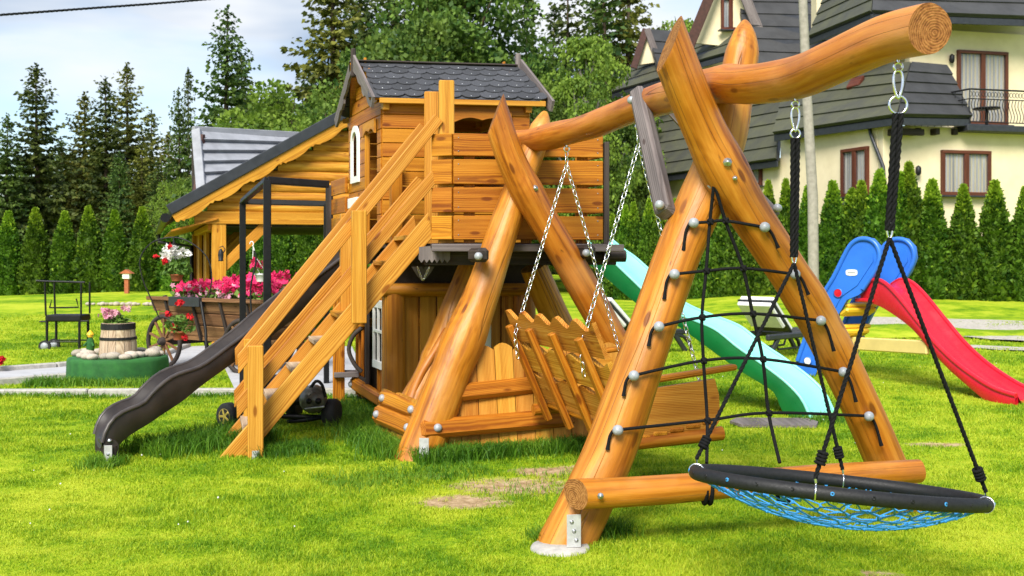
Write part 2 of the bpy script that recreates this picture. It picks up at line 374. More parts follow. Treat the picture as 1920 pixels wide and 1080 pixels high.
M['cream'] = plain('cream_render', (.74, .64, .42), .9, 0, .05, 2.2, .1, col2=(.68, .58, .37))
M['mahogany'] = wood('mahogany_frame', (.15, .048, .024), (.10, .029, .015), (.05, .015, .009), rough=.4, knots=0, var=.1)
M['red_wood'] = plain('red_brown_board', (.075, .026, .018), .6, 0, .2, 8)
M['iron'] = plain('wrought_iron', (.013, .013, .014), .5, .3, .2, 15)
M['tyre'] = plain('tyre_rubber', (.016, .016, .017), .7, 0, .2, 30, .3)
M['gold'] = plain('gold_rim', (.62, .46, .10), .35, .3, .15, 20)
M['cowl'] = plain('grey_cowl', (.17, .165, .14), .35, .3, .35, 14)
M['terracotta'] = plain('terracotta', (.42, .12, .045), .8, 0, .15, 12, .2)
M['green_tub'] = plain('green_turf_cover', (.022, .13, .022), .85, 0, .22, 9, .3, col2=(.012, .085, .016))
M['stone'] = plain('field_stone', (.50, .44, .36), .9, 0, .2, 9, .5, col2=(.30, .25, .20), objvar=.25)
M['paving'] = plain('grey_paving', (.44, .44, .45), .9, 0, .1, 3.5, .2, col2=(.37, .37, .38))
M['gravel'] = plain('pale_gravel', (.50, .46, .39), .95, 0, .2, 16, .6, col2=(.30, .27, .22))
M['pole'] = plain('concrete_pole', (.34, .31, .26), .85, 0, .14, 7, .2)
M['bark'] = plain('brown_bark', (.115, .078, .05), .95, 0, .3, 8, .6)
M['pale_bark'] = plain('grey_bark', (.26, .24, .20), .9, 0, .3, 6, .6)
M['dark_inside'] = plain('shadowed_board', (.045, .03, .02), .9, 0, .2, 8)  # shade inside the tower is put into this board colour
def glass_mat():
    m, nt, bs = newmat('window_glass'); bs.inputs['Base Color'].default_value = (.16, .17, .18, 1); bs.inputs['Roughness'].default_value = .05; bs.inputs['Specular IOR Level'].default_value = .7; bs.inputs['Alpha'].default_value = .22
    return m
M['glass'] = glass_mat()
def curtain_mat():
    m, nt, bs = newmat('pleated_curtain'); t = nd(nt, 'ShaderNodeTexCoord'); mp_ = nd(nt, 'ShaderNodeMapping'); mp_.inputs['Scale'].default_value = (9, 9, .4); nt.links.new(t.outputs['Object'], mp_.inputs[0])
    n = nd(nt, 'ShaderNodeTexNoise', Scale=1.0, Detail=3.0); nt.links.new(mp_.outputs[0], n.inputs['Vector']); cr = ramp(nt, [(.35, (.26, .27, .29)), (.62, (.62, .62, .62))]); nt.links.new(n.outputs['Fac'], cr.inputs[0]); nt.links.new(cr.outputs[0], bs.inputs['Base Color']); bs.inputs['Roughness'].default_value = .9
    return m
M['curtain'] = curtain_mat()
M['spruce'] = foliage('spruce_needles', (.022, .050, .014), (.105, .150, .026), 1.2, .25, .25, .02)
M['spruce_olive'] = foliage('olive_spruce_needles', (.055, .075, .012), (.19, .20, .030), 1.0, .2, .2, .015)
M['broadleaf'] = foliage('broad_leaves', (.030, .080, .014), (.16, .25, .038), .8, .3, .2, .015)
M['birch'] = foliage('birch_leaves', (.075, .15, .018), (.24, .36, .045), .8, .4, .1, .01)
M['thuja'] = foliage('thuja_sprays', (.017, .060, .005), (.110, .215, .014), 4.0, .2, .15, .012)
M['thuja_tip'] = foliage('young_thuja_tip', (.17, .30, .016), (.30, .44, .028), 4.0, .3, .1, .01)
M['leaf'] = foliage('flower_leaves', (.05, .12, .015), (.17, .30, .05), 6, .3, .1, .01)
M['pink'] = foliage('pink_petals', (.55, .010, .085), (.85, .05, .19), 8, .2, 0, 0)
M['rose'] = foliage('pale_pink_petals', (.62, .24, .34), (.80, .45, .52), 8, .2, 0, 0)
M['white_petal'] = foliage('white_petals', (.72, .70, .66), (.88, .87, .84), 8, .2, 0, 0)
M['red_petal'] = foliage('red_petals', (.45, .006, .012), (.70, .02, .03), 8, .2, 0, 0)
# ================================================================== GROUND
def sstep(x): x = np.clip(x, 0, 1); return x * x * (3 - 2 * x)
def gz(x, y):
    x = np.asarray(x, float); y = np.asarray(y, float)
    return .42 * sstep((y - 17) / 16) * sstep((2 - x) / 12) - .16 * sstep((y - 20) / 12) * sstep((-x - 11) / 6) + .30 * sstep((y - 26) / 4) * sstep((x - 4) / 4) * sstep((y - 26) / 4)
def fbm(x, y, s, seed=0):
    x = np.asarray(x, float) * s + seed * 7.3; y = np.asarray(y, float) * s + seed * 3.1; r = 0
    for k in range(1, 5):
        r = r + (np.sin(x * 1.7 * k + 1.3 * k + 1.9 * np.sin(y * 1.1 * k + k)) * np.sin(y * 1.9 * k - .7 * k + 1.6 * np.sin(x * .9 * k))) / k
    return r
BARE = [(-.30, 6.52, .34, .22), (.04, 6.98, .46, .32), (.32, 7.45, .36, .18), (3.36, 8.45, .30, .10), (1.72, 5.02, .16, .05), (-.62, 7.28, .2, .06)]
def bare(x, y):
    x = np.asarray(x, float); y = np.asarray(y, float); b = np.zeros_like(x)
    n = .34 * fbm(x, y, 4.5) + .18 * fbm(x, y, 11, 3)
    for cx, cy, rx, ry in BARE:
        b = np.maximum(b, 1.0 - np.sqrt(((x - cx) / rx) ** 2 + ((y - cy) / ry) ** 2) * .62 - .45 * np.abs(n) + .12 * n)
    return np.clip(b * 2.2 - .42, 0, 1)
def axis_vals(lo, hi, step, far_lo, far_hi, g=1.16):
    v = list(np.arange(lo, hi, step)); s = step
    while v[-1] < far_hi: s *= g; v.append(v[-1] + s)
    s = step
    while v[0] > far_lo: s *= g; v.insert(0, v[0] - s)
    return np.array(v)
xs = axis_vals(-4.2, 5.2, .07, -420, 420); ys = axis_vals(2.4, 11.5, .07, -30, 620)
GX, GY = np.meshgrid(xs, ys); GZ = gz(GX, GY) + np.where(GY < 40, .012 * fbm(GX, GY, .8), 0) - .012 * bare(GX, GY)
nx, ny = len(xs), len(ys)
me = bpy.data.meshes.new('lawn'); vv = np.stack([GX, GY, GZ], -1).reshape(-1, 3)
ii = np.arange(nx * ny).reshape(ny, nx); ff = np.stack([ii[:-1, :-1], ii[:-1, 1:], ii[1:, 1:], ii[1:, :-1]], -1).reshape(-1, 4)
def np_mesh(me, v, f):
    n, k = f.shape; me.vertices.add(len(v)); me.vertices.foreach_set('co', v.astype(np.float32).ravel())
    me.loops.add(n * k); me.loops.foreach_set('vertex_index', f.astype(np.int32).ravel())
    me.polygons.add(n); me.polygons.foreach_set('loop_start', np.arange(0, n * k, k, dtype=np.int32)); me.update(calc_edges=True)
np_mesh(me, vv, ff); me.polygons.foreach_set('use_smooth', [True] * len(ff))
a = me.attributes.new('bare', 'FLOAT', 'POINT'); a.data.foreach_set('value', bare(GX, GY).astype(np.float32).ravel())
GRASS_LO, GRASS_MID, GRASS_HI = (.100, .215, .006), (.255, .365, .010), (.400, .460, .028)
def grass_color(nt):
    lk = nt.links.new; geo = nd(nt, 'ShaderNodeNewGeometry')
    n1 = nd(nt, 'ShaderNodeTexNoise', Scale=.55, Detail=5.0, Roughness=.6); lk(geo.outputs['Position'], n1.inputs['Vector'])
    n2 = nd(nt, 'ShaderNodeTexNoise', Scale=3.0, Detail=5.0, Roughness=.65); lk(geo.outputs['Position'], n2.inputs['Vector'])
    f = math_(nt, 'ADD', math_(nt, 'MULTIPLY', n1.outputs['Fac'], .6), math_(nt, 'MULTIPLY', n2.outputs['Fac'], .4))
    return math_(nt, 'ADD', math_(nt, 'MULTIPLY', math_(nt, 'SUBTRACT', f, .5), 1.55), .5), geo
def lawn_mat():
    m, nt, bs = newmat('lawn_turf'); lk = nt.links.new; f, geo = grass_color(nt)
    cr = ramp(nt, [(.36, GRASS_LO), (.50, GRASS_MID), (.64, GRASS_HI)]); 
    n3 = nd(nt, 'ShaderNodeTexNoise', Scale=26.0, Detail=6.0, Roughness=.7); lk(geo.outputs['Position'], n3.inputs['Vector'])
    lk(math_(nt, 'ADD', f, math_(nt, 'MULTIPLY', math_(nt, 'SUBTRACT', n3.outputs['Fac'], .5), .38)), cr.inputs[0])
    at_ = nd(nt, 'ShaderNodeAttribute', attribute_name='bare')
    so = nd(nt, 'ShaderNodeTexNoise', Scale=14.0, Detail=7.0, Roughness=.7); lk(geo.outputs['Position'], so.inputs['Vector'])
    cs = ramp(nt, [(.3, (.20, .125, .062)), (.52, (.42, .30, .17)), (.7, (.56, .43, .29))]); lk(so.outputs['Fac'], cs.inputs[0])
    col = mixc(nt, cr.outputs[0], cs.outputs[0], math_(nt, 'MULTIPLY', math_(nt, 'SUBTRACT', at_.outputs['Fac'], math_(nt, 'MULTIPLY', math_(nt, 'SUBTRACT', n3.outputs['Fac'], .35), 1.5)), 2.2, True)); lk(col, bs.inputs['Base Color']); bs.inputs['Roughness'].default_value = .95; bs.inputs['Specular IOR Level'].default_value = .1
    bp = nd(nt, 'ShaderNodeBump', Strength=.6, Distance=.03); lk(n3.outputs['Fac'], bp.inputs['Height']); lk(bp.outputs[0], bs.inputs['Normal'])
    return m
def blade_mat(name, lo, mid, hi, trans=.35):
    m, nt, bs = newmat(name); lk = nt.links.new; f, geo = grass_color(nt)
    cr = ramp(nt, [(.34, lo), (.50, mid), (.66, hi)])
    at_ = nd(nt, 'ShaderNodeAttribute', attribute_name='tone')
    lk(math_(nt, 'ADD', f, math_(nt, 'MULTIPLY', math_(nt, 'SUBTRACT', at_.outputs['Fac'], .5), .30)), cr.inputs[0])
    lk(cr.outputs[0], bs.inputs['Base Color']); bs.inputs['Roughness'].default_value = .55; bs.inputs['Specular IOR Level'].default_value = .25
    tr = nd(nt, 'ShaderNodeBsdfTranslucent'); lk(cr.outputs[0], tr.inputs[0]); ms = nd(nt, 'ShaderNodeMixShader'); ms.inputs[0].default_value = trans
    lk(bs.outputs[0], ms.inputs[1]); lk(tr.outputs[0], ms.inputs[2]); lk(ms.outputs[0], nt.nodes['Material Output'].inputs[0]); return m
M['lawn'] = lawn_mat(); M['blade'] = blade_mat('grass_blades', (.115, .250, .006), (.295, .430, .012), (.48, .55, .034)); M['long'] = blade_mat('long_grass_blades', (.045, .14, .008), (.10, .24, .012), (.21, .36, .025), .35)
me.materials.append(M['lawn']); lawn = bpy.data.objects.new('lawn', me); C.objects.link(lawn); tag(lawn, 'mown bright green lawn with worn bare patches', 'lawn', kind='structure')

def blades(name, X, Y, Hh, W, lean, mat, label):
    n = len(X); rng = np.random; Z = gz(X, Y) + .012 * fbm(X, Y, .8) - .012 * bare(X, Y) - .004
    th = rng.uniform(0, 2 * math.pi, n); ph = rng.uniform(0, 2 * math.pi, n); ln = lean * Hh * rng.uniform(.2, 1.5, n)
    wx, wy = np.cos(th) * W / 2, np.sin(th) * W / 2; lx, ly = np.cos(ph) * ln, np.sin(ph) * ln
    v = np.zeros((n, 5, 3))
    v[:, 0] = np.stack([X - wx, Y - wy, Z], -1); v[:, 1] = np.stack([X + wx, Y + wy, Z], -1)
    v[:, 2] = np.stack([X + wx * .8 + lx * .35, Y + wy * .8 + ly * .35, Z + Hh * .6], -1); v[:, 3] = np.stack([X - wx * .8 + lx * .35, Y - wy * .8 + ly * .35, Z + Hh * .6], -1)
    v[:, 4] = np.stack([X + lx, Y + ly, Z + Hh * (1 - .25 * np.minimum(1, ln / Hh))], -1)
    i = np.arange(n)[:, None] * 5; tri = np.concatenate([i + np.array([[0, 1, 2]]), i + np.array([[0, 2, 3]]), i + np.array([[3, 2, 4]])], 0)
    me = bpy.data.meshes.new(name); np_mesh(me, v.reshape(-1, 3), tri); me.materials.append(mat)
    a = me.attributes.new('tone', 'FLOAT', 'POINT'); a.data.foreach_set('value', np.repeat(rng.uniform(0, 1, n), 5).astype(np.float32))
    o = bpy.data.objects.new(name, me); C.objects.link(o); return tag(o, label, 'grass', kind='stuff')
def scatter(n, d0, d1):
    u = np.random.uniform(0, 1, n); D = np.exp(np.log(d0) + u * (np.log(d1) - np.log(d0)))       # even in the picture, thinner far away
    D = 1 / (1 / d0 + u * (1 / d1 - 1 / d0)) * .45 + D * .55
    return np.random.uniform(-.53, .53, n) * D, D
NB = 600000
X, Y = scatter(NB, 4.2, 24.0); keep = np.random.uniform(0, 1, NB) > bare(X, Y) * 1.5 * (.62 + .5 * np.clip(fbm(X, Y, 9, 6) + .4, 0, 1))
path_poly = [gnd(-60, 703), gnd(105, 691), gnd(300, 672), gnd(352, 652), gnd(470, 648), gnd(660, 652), gnd(700, 735), gnd(440, 733), gnd(420, 690), gnd(320, 700), gnd(105, 713), gnd(-60, 727)]
def in_poly(X, Y, P):
    r = np.zeros(len(X), bool); n = len(P)
    for i in range(n):
        x1, y1, x2, y2 = P[i].x, P[i].y, P[(i + 1) % n].x, P[(i + 1) % n].y
        r ^= ((y1 > Y) != (y2 > Y)) & (X < (x2 - x1) * (Y - y1) / (y2 - y1 + 1e-9) + x1)
    return r
keep &= ~in_poly(X, Y, path_poly) & ~((Y > 11.32) & (Y < 11.55) & (X < -1.2))
keep &= ((X - .245) ** 2 + (Y - 5.42) ** 2) > .148 ** 2
X, Y = X[keep], Y[keep]; pt = 1 + .32 * fbm(X, Y, 1.1, 2) + .28 * fbm(X, Y, 5.5, 4); k = np.random.uniform(.55, 1.35, len(X)) * np.clip(pt, .5, 1.7)
lawn_blades = blades('lawn_grass', X, Y, .024 * k * (.75 + Y * .05), .0035 * (Y / 5.2) ** .95, .85, M['blade'], 'short mown grass blades covering the whole lawn')
# longer tufts left by the mower along timber, slide and footings
TX, TY, TH = [], [], []
def tuft_line(p, q, w, n, h):
    t = np.random.uniform(0, 1, n); s = np.random.normal(0, w, n); d = np.array([q[0] - p[0], q[1] - p[1]]); nrm = np.array([-d[1], d[0]]) / (np.hypot(*d) + 1e-6)
    TX.append(p[0] + d[0] * t + nrm[0] * s); TY.append(p[1] + d[1] * t + nrm[1] * s); TH.append(np.random.uniform(.5, 1.25, n) * h)
tuft_line((-.72, 7.80), (.66, 8.30), .10, 7000, .13); tuft_line((-.75, 7.9), (-1.25, 9.0), .12, 4200, .14); tuft_line((-1.15, 8.9), (-1.7, 10.6), .16, 3000, .12)
tuft_line((-2.75, 7.95), (-2.05, 8.9), .14, 4200, .16); tuft_line((-1.95, 7.95), (-1.5, 8.25), .10, 1800, .11); tuft_line((.42, 5.62), (.62, 5.75), .06, 600, .10); tuft_line((.10, 5.58), (.22, 5.66), .05, 400, .08)
tuft_line((1.1, 8.75), (1.5, 9.0), .12, 1600, .10); tuft_line((-5.6, 12.35), (-3.9, 12.35), .12, 2600, .12); tuft_line((-3.05, 7.65), (-2.8, 7.6), .1, 700, .10); tuft_line((-1.2, 6.9), (-.2, 7.55), .16, 2600, .055); tuft_line((2.6, 9.7), (3.1, 9.8), .12, 900, .07)
tuft_line((-5.5, 11.25), (-1.4, 11.28), .05, 2600, .07); tuft_line((.5, 7.3), (.1, 6.5), .2, 500, .05)
X, Y, Hh = np.concatenate(TX), np.concatenate(TY), np.concatenate(TH)
blades('long_grass', X, Y, Hh, .0050 * (Y / 7), .75, M['long'], 'longer uncut grass tufts along the timber, slide and footings')
# white clover heads dotting the left lawn
mb = MB()
for _ in range(14):
    D = random.uniform(5.6, 9.5); x = random.uniform(-.47, -.16) * D; z = float(gz(x, D)) + .035
    mb.ball((x, D, z), random.uniform(.004, .007), 6, 4)
for _ in range(14):
    D = random.uniform(7, 16); x = random.uniform(.18, .47) * D; mb.ball((x, D, float(gz(x, D)) + .035), random.uniform(.004, .006), 6, 4)
tag(ob('clover_heads', mb, M['white_petal']), 'tiny white clover heads dotting the lawn', 'clover', kind='stuff')
# paved path, kerbs, gravel strip
mb = MB(); n = len(path_poly); mb.add([p + V(0, 0, .022 + float(gz(p.x, p.y))) for p in path_poly], [list(range(n))[::-1]])
mb.f[0] = list(range(n)) if (path_poly[1] - path_poly[0]).cross(path_poly[-1] - path_poly[0]).z > 0 else list(range(n))[::-1]
tag(ob('paved_path', mb, M['paving']), 'grey paved path running behind the playground to the cart', 'path', kind='structure')
def kerb(pts, label, w=.10, h=.07):
    mb = MB()
    root = thing('kerb', pts[0], label, 'kerb'); root['kind'] = 'structure'
    for i in range(len(pts) - 1):
        p, q = pts[i], pts[i + 1]; d = q - p; n = max(1, int(d.length / 1.0))
        for j in range(n):
            a = p + d * (j / n) + d.normalized() * .006; b = p + d * ((j + 1) / n) - d.normalized() * .006
            m2 = MB(); m2.board(a + V(0, 0, h - .06), b + V(0, 0, h - .06), w, .14, UP, .012); ob('kerb_stone', m2, M['concrete'], root)
kerb([V(-7.6, 11.30, .0), V(-3.5, 11.44, .0), V(-1.2, 11.5, .0)], 'pale concrete kerb line across the left lawn')
kerb([gnd(-60, 703), gnd(105, 691), gnd(300, 672), gnd(352, 652)], 'far concrete kerb of the grey path left of the green tub')
kerb([gnd(-60, 727), gnd(105, 713), gnd(320, 700), gnd(420, 690)], 'near concrete kerb of the grey path left of the green tub')
def sheet(name, pts, z, mat, label, cat):
    mb = MB(); c = sum(pts, Vector()) / len(pts); out = []
    for i in range(len(pts)):
        p, q = pts[i], pts[(i + 1) % len(pts)]
        for k in range(4): out.append(p.lerp(q, k / 4) + (p.lerp(q, k / 4) - c).normalized() * random.uniform(-.12, .12))
    vs = [V(p.x, p.y, float(gz(p.x, p.y)) + z) for p in out]; n = len(vs); cc = V(c.x, c.y, float(gz(c.x, c.y)) + z)
    mb.add([cc] + vs, [[0, 1 + i, 1 + (i + 1) % n] for i in range(n)])
    o = ob(name, mb, mat); me = o.data
    if me.polygons[0].normal.z < 0: me.flip_normals()
    return tag(o, label, cat, kind='structure')
sheet('gravel_strip', [gnd(1585, 620), gnd(1690, 622), gnd(1860, 640), gnd(1960, 645), gnd(1960, 606), gnd(1860, 602), gnd(1600, 596)], .035, M['gravel'], 'pale gravel strip in front of the right thuja hedge', 'gravel')
sheet('gravel_edge', [gnd(1790, 654), gnd(1960, 663), gnd(1960, 655), gnd(1800, 650)], .03, M['gravel'], 'thin pale gravel edge beyond the red slide', 'gravel')
# low grassy bank between the two gravel strips
mb = MB(); rows = []
for i in range(5):
    t = i / 4; rows.append([V(6.4 + 9 * s, 19.2 + 2.6 * t + .25 * math.sin(s * 9 + t), .02 + .16 * math.sin(math.pi * t) * (.6 + .4 * math.sin(s * 13))) for s in [k / 24 for k in range(25)]])
mb.grid(rows); o = ob('grass_bank', mb, M['lawn'])
if o.data.polygons[0].normal.z < 0: o.data.flip_normals()
tag(o, 'low grassy bank beside the gravel strip at the right', 'bank', kind='structure')
# ================================================================== shared small hardware
mb = MB(); mb.lathe((0, 0, 0), [(.024, -.01), (.0255, .004), (.0235, .014), (.016, .022), (.006, .026), (0, .0265)], seg=12); BOLT = mesh_from('bolt', mb, M['bolt'])
mb = MB(); mb.lathe((0, 0, 0), [(.016, -.004), (.016, .003), (.008, .004), (.008, .010), (0, .011)], seg=8); SCREW = mesh_from('screw', mb, M['steel'])
mb = MB(); mb.ball((0, 0, 0), .0255, 14, 10); CAPBALL = mesh_from('rope_cap', mb, M['bolt'])
def bolt(parent, p, n, me=None, name='bolt', s=1.0):
    return piece(name, me or BOLT, parent, p, Vector(n).to_track_quat('Z', 'Y').to_euler(), (s, s, s))
def log_part(name, pts, rads, parent, mat='log', k=7, seg=18, wob=.065, cut0=None, cut1=None, lumps=()):
    P, Q = smooth_path(pts, rads, k)
    for (i0, amp, wd) in lumps: Q = [q * (1 + amp * math.exp(-((i / len(Q) - i0) / wd) ** 2)) for i, q in enumerate(Q)]
    mb = MB(); mb.tube(P, Q, seg, True, cut0, cut1, wob, capmi=1); return ob(name, mb, [M[mat], M['end'] if mat == 'log' else M[mat]], parent)
def foot_plate(parent, p, n, h=.16, w=.072, sc=3):
    n = Vector((n[0], n[1], 0)).normalized(); p = Vector(p); mb = MB(); mb.board(p, p + V(0, 0, h), w, .006, n, .001); o = ob('foot_plate', mb, M['plate'], parent)
    for i in range(sc): bolt(o, p + V(0, 0, h * (.22 + .28 * i)) + n * .004 + n.cross(UP) * (.012 * (i - 1)), n, SCREW, 'screw', .7)
    return o

# ================================================================== LOG SWING FRAME
fr = thing('log_swing_frame', V(.29, 5.56, 0), 'honey coloured log swing frame with a long curved overhanging beam on two crossed leg pairs', 'swing frame')
beam_pts = [at(952, 264, 9.0), at(1000, 262, 8.6), at(1100, 238, 7.7), at(1230, 189, 6.62), at(1340, 160, 5.85), at(1400, 158, 5.48), at(1450, 153, 5.22), at(1505, 142, 4.98), at(1560, 119, 4.74), at(1660, 74, 4.37), at(1743, 53, 4.08)]
beam = log_part('beam', beam_pts, [.088, .092, .094, .096, .098, .101, .100, .098, .098, .097, .095], fr, k=9, seg=28, wob=.055, lumps=[(.14, .12, .025), (.22, .05, .02), (.31, .06, .02), (.43, .06, .02)])
BP, _ = smooth_path(beam_pts, [1] * len(beam_pts), 12)
def beam_at(px):
    b = min(BP, key=lambda p: abs(CX + p.x / p.y * F - px)); return b
# near pair
legL = [at(1058, 1024, 5.56), at(1105, 925, 5.62), at(1150, 825, 5.68), at(1215, 640, 5.78), at(1270, 480, 5.87), at(1318, 370, 5.94), at(1352, 280, 6.0), at(1376, 175, 6.05), at(1390, 100, 6.08), at(1395, 62, 6.09), at(1397, 38, 6.10)]
log_part('leg', legL, [.142, .136, .132, .127, .124, .134, .120, .108, .100, .066, .012], fr, seg=24, cut0=UP, lumps=[(.62, .10, .05)])
legR = [at(1706, 962, 6.32), at(1662, 870, 6.24), at(1605, 740, 6.14), at(1545, 620, 6.05), at(1478, 512, 5.95), at(1402, 395, 5.84), at(1340, 285, 5.74), at(1292, 180, 5.64), at(1255, 82, 5.56)]
log_part('leg', legR, [.112, .110, .112, .115, .116, .118, .122, .112, .108], fr, seg=24, cut0=UP, cut1=V(-.93, -.14, .36).normalized(), lumps=[(.70, .12, .05), (.44, .06, .03)])
# far pair
legFL = [at(782, 862, 7.98), at(848, 690, 8.15), at(905, 545, 8.32), at(962, 380, 8.50), at(998, 285, 8.62), at(1014, 240, 8.66), at(1022, 210, 8.70)]
log_part('leg', legFL, [.165, .150, .138, .118, .105, .088, .02], fr, seg=20, cut0=UP, lumps=[(.22, .14, .05)])
legFR = [at(1250, 816, 8.95), at(1150, 640, 8.78), at(1082, 518, 8.60), at(1010, 398, 8.42), at(960, 300, 8.30), at(930, 212, 8.24)]
log_part('leg', legFR, [.13, .13, .128, .118, .112, .100], fr, seg=20, cut0=UP, cut1=V(-.93, -.14, .36).normalized(), lumps=[(.66, .10, .05)])
# low cross log and its end bolts
log_part('cross_log', [at(1080, 926, 5.36), at(1240, 918, 5.50), at(1400, 906, 5.66), at(1560, 893, 5.82), at(1722, 884, 5.98)], [.078, .076, .072, .070, .066], fr, seg=20, wob=.05, cut0=V(-.75, -.66, 0))
bolt(fr, at(1126, 930, 5.29), V(-.1, -1, 0), SCREW, 'screw', 1.0); bolt(fr, at(1364, 304, 5.62), V(-.1, -1, .1), SCREW, 'screw', 1.5); bolt(fr, at(1378, 334, 5.64), V(.1, -1, .1), SCREW, 'screw', .8); bolt(fr, at(1003, 353, 8.26), V(0, -1, 0), SCREW, 'screw', 1.6)
# grey square braces
def brace(p, q, w, n, b1=None, b2=None):
    mb = MB(); mb.board(p, q, w, w, n, .02); o = ob('brace', mb, M['grey_wood'], fr); o['label'] = 'weathered grey square brace'
    for b in (b1, b2):
        if b is not None: bolt(o, b, (-.6, -.8, .1))
brace(at(1197, 172, 6.72), at(1248, 402, 5.86), .10, V(-.5, -.8, 0), at(1184, 188, 6.66), at(1237, 384, 5.82))
brace(at(1262, 205, 7.0), at(1452, 408, 6.22), .085, V(.5, -.8, 0), None, at(1458, 390, 6.19))
foot_plate(fr, at(1076, 1026, 5.385), V(.12, -1, 0), .165, .072)
foot_plate(fr, at(795, 860, 7.76), V(-.1, -1, 0), .15, .07, 2); foot_plate(fr, at(1250, 822, 8.78), V(.1, -1, 0), .12, .06, 2)
mb = MB(); c = V(.245, 5.43, 0); mb.lathe(c, [(.150, -.1), (.152, .014), (.145, .026), (0, .030)], seg=28); tag(ob('concrete_footing', mb, M['concrete'], org=c), 'round white concrete footing under the nearest log leg', 'footing')

# ================================================================== ROPE CLIMBING NET
cn = thing('climbing_net', at(1390, 905, 5.6), 'black knotted rope climbing net strung between the near log legs', 'climbing net')
def leg_D(path, y, dr):
    for a, b in zip(path, path[1:]):
        ya, yb = HY + (EYE - a.z) / a.y * F, HY + (EYE - b.z) / b.y * F
        if min(ya, yb) <= y <= max(ya, yb): return a.y + (b.y - a.y) * (y - ya) / (yb - ya) - dr
    return path[0].y - dr
ballsL = [(1300, 418), (1264, 514), (1235, 612), (1188, 704), (1158, 806)]; ballsR = [(1433, 426), (1490, 514), (1538, 601), (1580, 697), (1628, 780)]
mids = [((1331, 416), (1360, 414)), ((1324, 508), (1393, 503)), ((1316, 595), (1411, 588)), ((1319, 676), (1430, 673)), ((1326, 788), (1441, 774))]
vl = [at(1338, 350, 5.70)]; vr = [at(1341, 350, 5.70)]
for (bl, br, (ml, mr)) in zip(ballsL, ballsR, mids):
    pl = at(*bl, leg_D(legL, bl[1], .168)); pr = at(*br, leg_D(legR, br[1], .142)); tl = (ml[0] - bl[0]) / (br[0] - bl[0]); tr = (mr[0] - bl[0]) / (br[0] - bl[0])
    a = at(*ml, pl.y + (pr.y - pl.y) * tl); b = at(*mr, pl.y + (pr.y - pl.y) * tr); vl.append(a); vr.append(b)
    mb = MB(); mb.tube(smooth_path([pl, a, b, pr], [.0085] * 4, 5)[0], .0085, 8); ob('rung_rope', mb, M['rope'], cn)
    for p, s in ((pl, -1), (pr, 1)):
        bolt(cn, p + V(0, -.012, 0), (0, -1, 0), CAPBALL, 'rope_cap', 1.12)
        q = p + V(.018 * s, .012, 0); L_ = random.uniform(.10, .15) if p is not pr or br[1] < 600 else .17
        tail = [q, q + V(-.022 if s < 0 else .03, .0, -.35 * L_), q + V(-.034 if s < 0 else .06, -.004, -L_)]
        mb = MB(); P, _ = smooth_path(tail, [.008] * 3, 4); mb.tube(P, [.0085] * (len(P) - 2) + [.0105, .012], 7); ob('rope_tail', mb, M['rope'], cn)
    for p in (a, b):
        mb = MB(); mb.ball(p + V(0, -.003, 0), .0185, 9, 7); e = .013
        mb.tube([p + V(-e, -.012, e), p + V(0, -.020, 0), p + V(e, -.012, -e)], .008, 6); mb.tube([p + V(e, -.010, e), p + V(0, -.016, 0), p + V(-e, -.010, -e)], .008, 6); ob('knot', mb, M['rope'], cn)
vl += [at(1325, 868, 5.52)]; vr += [at(1462, 868, 5.66)]
for vv_, ex in ((vl, 1325), (vr, 1468)):
    P, _ = smooth_path(vv_, [1] * len(vv_), 5); mb = MB(); mb.tube(P, .0095, 8); ob('upright_rope', mb, M['rope'], cn)
    c = at(ex, 913, vv_[-1].y + .075); mb = MB(); P = [c + V(0, math.cos(t) * .084, math.sin(t) * .086) for t in [2 * math.pi * k / 18 for k in range(18)]]; 
    for s in (-1, 1): mb.tube([p + V(.014 * s, 0, 0) for p in P], .012, 7, closed=True)
    ob('rope_lashing', mb, M['rope'], cn)
bolt(cn, at(1336, 346, 5.74), (0, -1, 0), CAPBALL, 'rope_cap', 1.15)

# ================================================================== NEST SWING
hc = V(1.425, 4.65, .492); ha = V(.622, .03, -.066); hb = V(-.02, .45, -.050)
ns = thing('nest_swing', V(hc.x, hc.y, 0), 'round nest swing with black foam hoop and blue rope net under the beam end', 'swing')
def hoop(a, k=1.0): return hc + ha * math.cos(a) * k + hb * math.sin(a) * k
mb = MB(); mb.tube([hoop(2 * math.pi * k / 64) for k in range(64)], .0305, 14, closed=True); hp = ob('hoop', mb, M['foam'], ns)
for k in range(26):
    a = 2 * math.pi * (k + .3) / 26; out = (ha * math.cos(a) + hb * math.sin(a)).normalized(); p = hoop(a) + out * .029 + V(0, 0, .004)
    mb = MB(); mb.lathe(p, [(.0085, -.004), (.0085, .002), (.004, .002), (.004, -.003)], out, 8); o = ob('lacing_hole', mb, M['black'] if k % 3 else M['blue_rope'], hp)
net = MB(); sag = .152
def npt(x, y): r2 = min(1, x * x + y * y); return hc + ha * x * .98 + hb * y * .98 + V(0, 0, -.02 - sag * (1 - r2 ** 1.1))
for s in (0, 1):
    for k in range(-6, 7):
        o_ = k / 6.6; h = math.sqrt(max(0, 1 - o_ * o_)); P = []
        for j in range(23):
            t = -h + 2 * h * j / 22; w = .035 * math.sin(j * 1.9 + k * 2.1) ; x, y = (t, o_ + w * (1 - t * t)) if s == 0 else (o_ + w * (1 - t * t), t)
            c_, s_ = math.cos(.75), math.sin(.75); P.append(npt(x * c_ - y * s_, x * s_ + y * c_))
        net.tube(P, .0037, 5)
for k in range(-6, 7):
    for j in range(-6, 7):
        x, y = k / 6.6, j / 6.6
        if x * x + y * y < .9: c_, s_ = math.cos(.75), math.sin(.75); net.ball(npt(x * c_ - y * s_, x * s_ + y * c_), .0075, 6, 4)
ob('net', net, M['blue_rope'], ns)
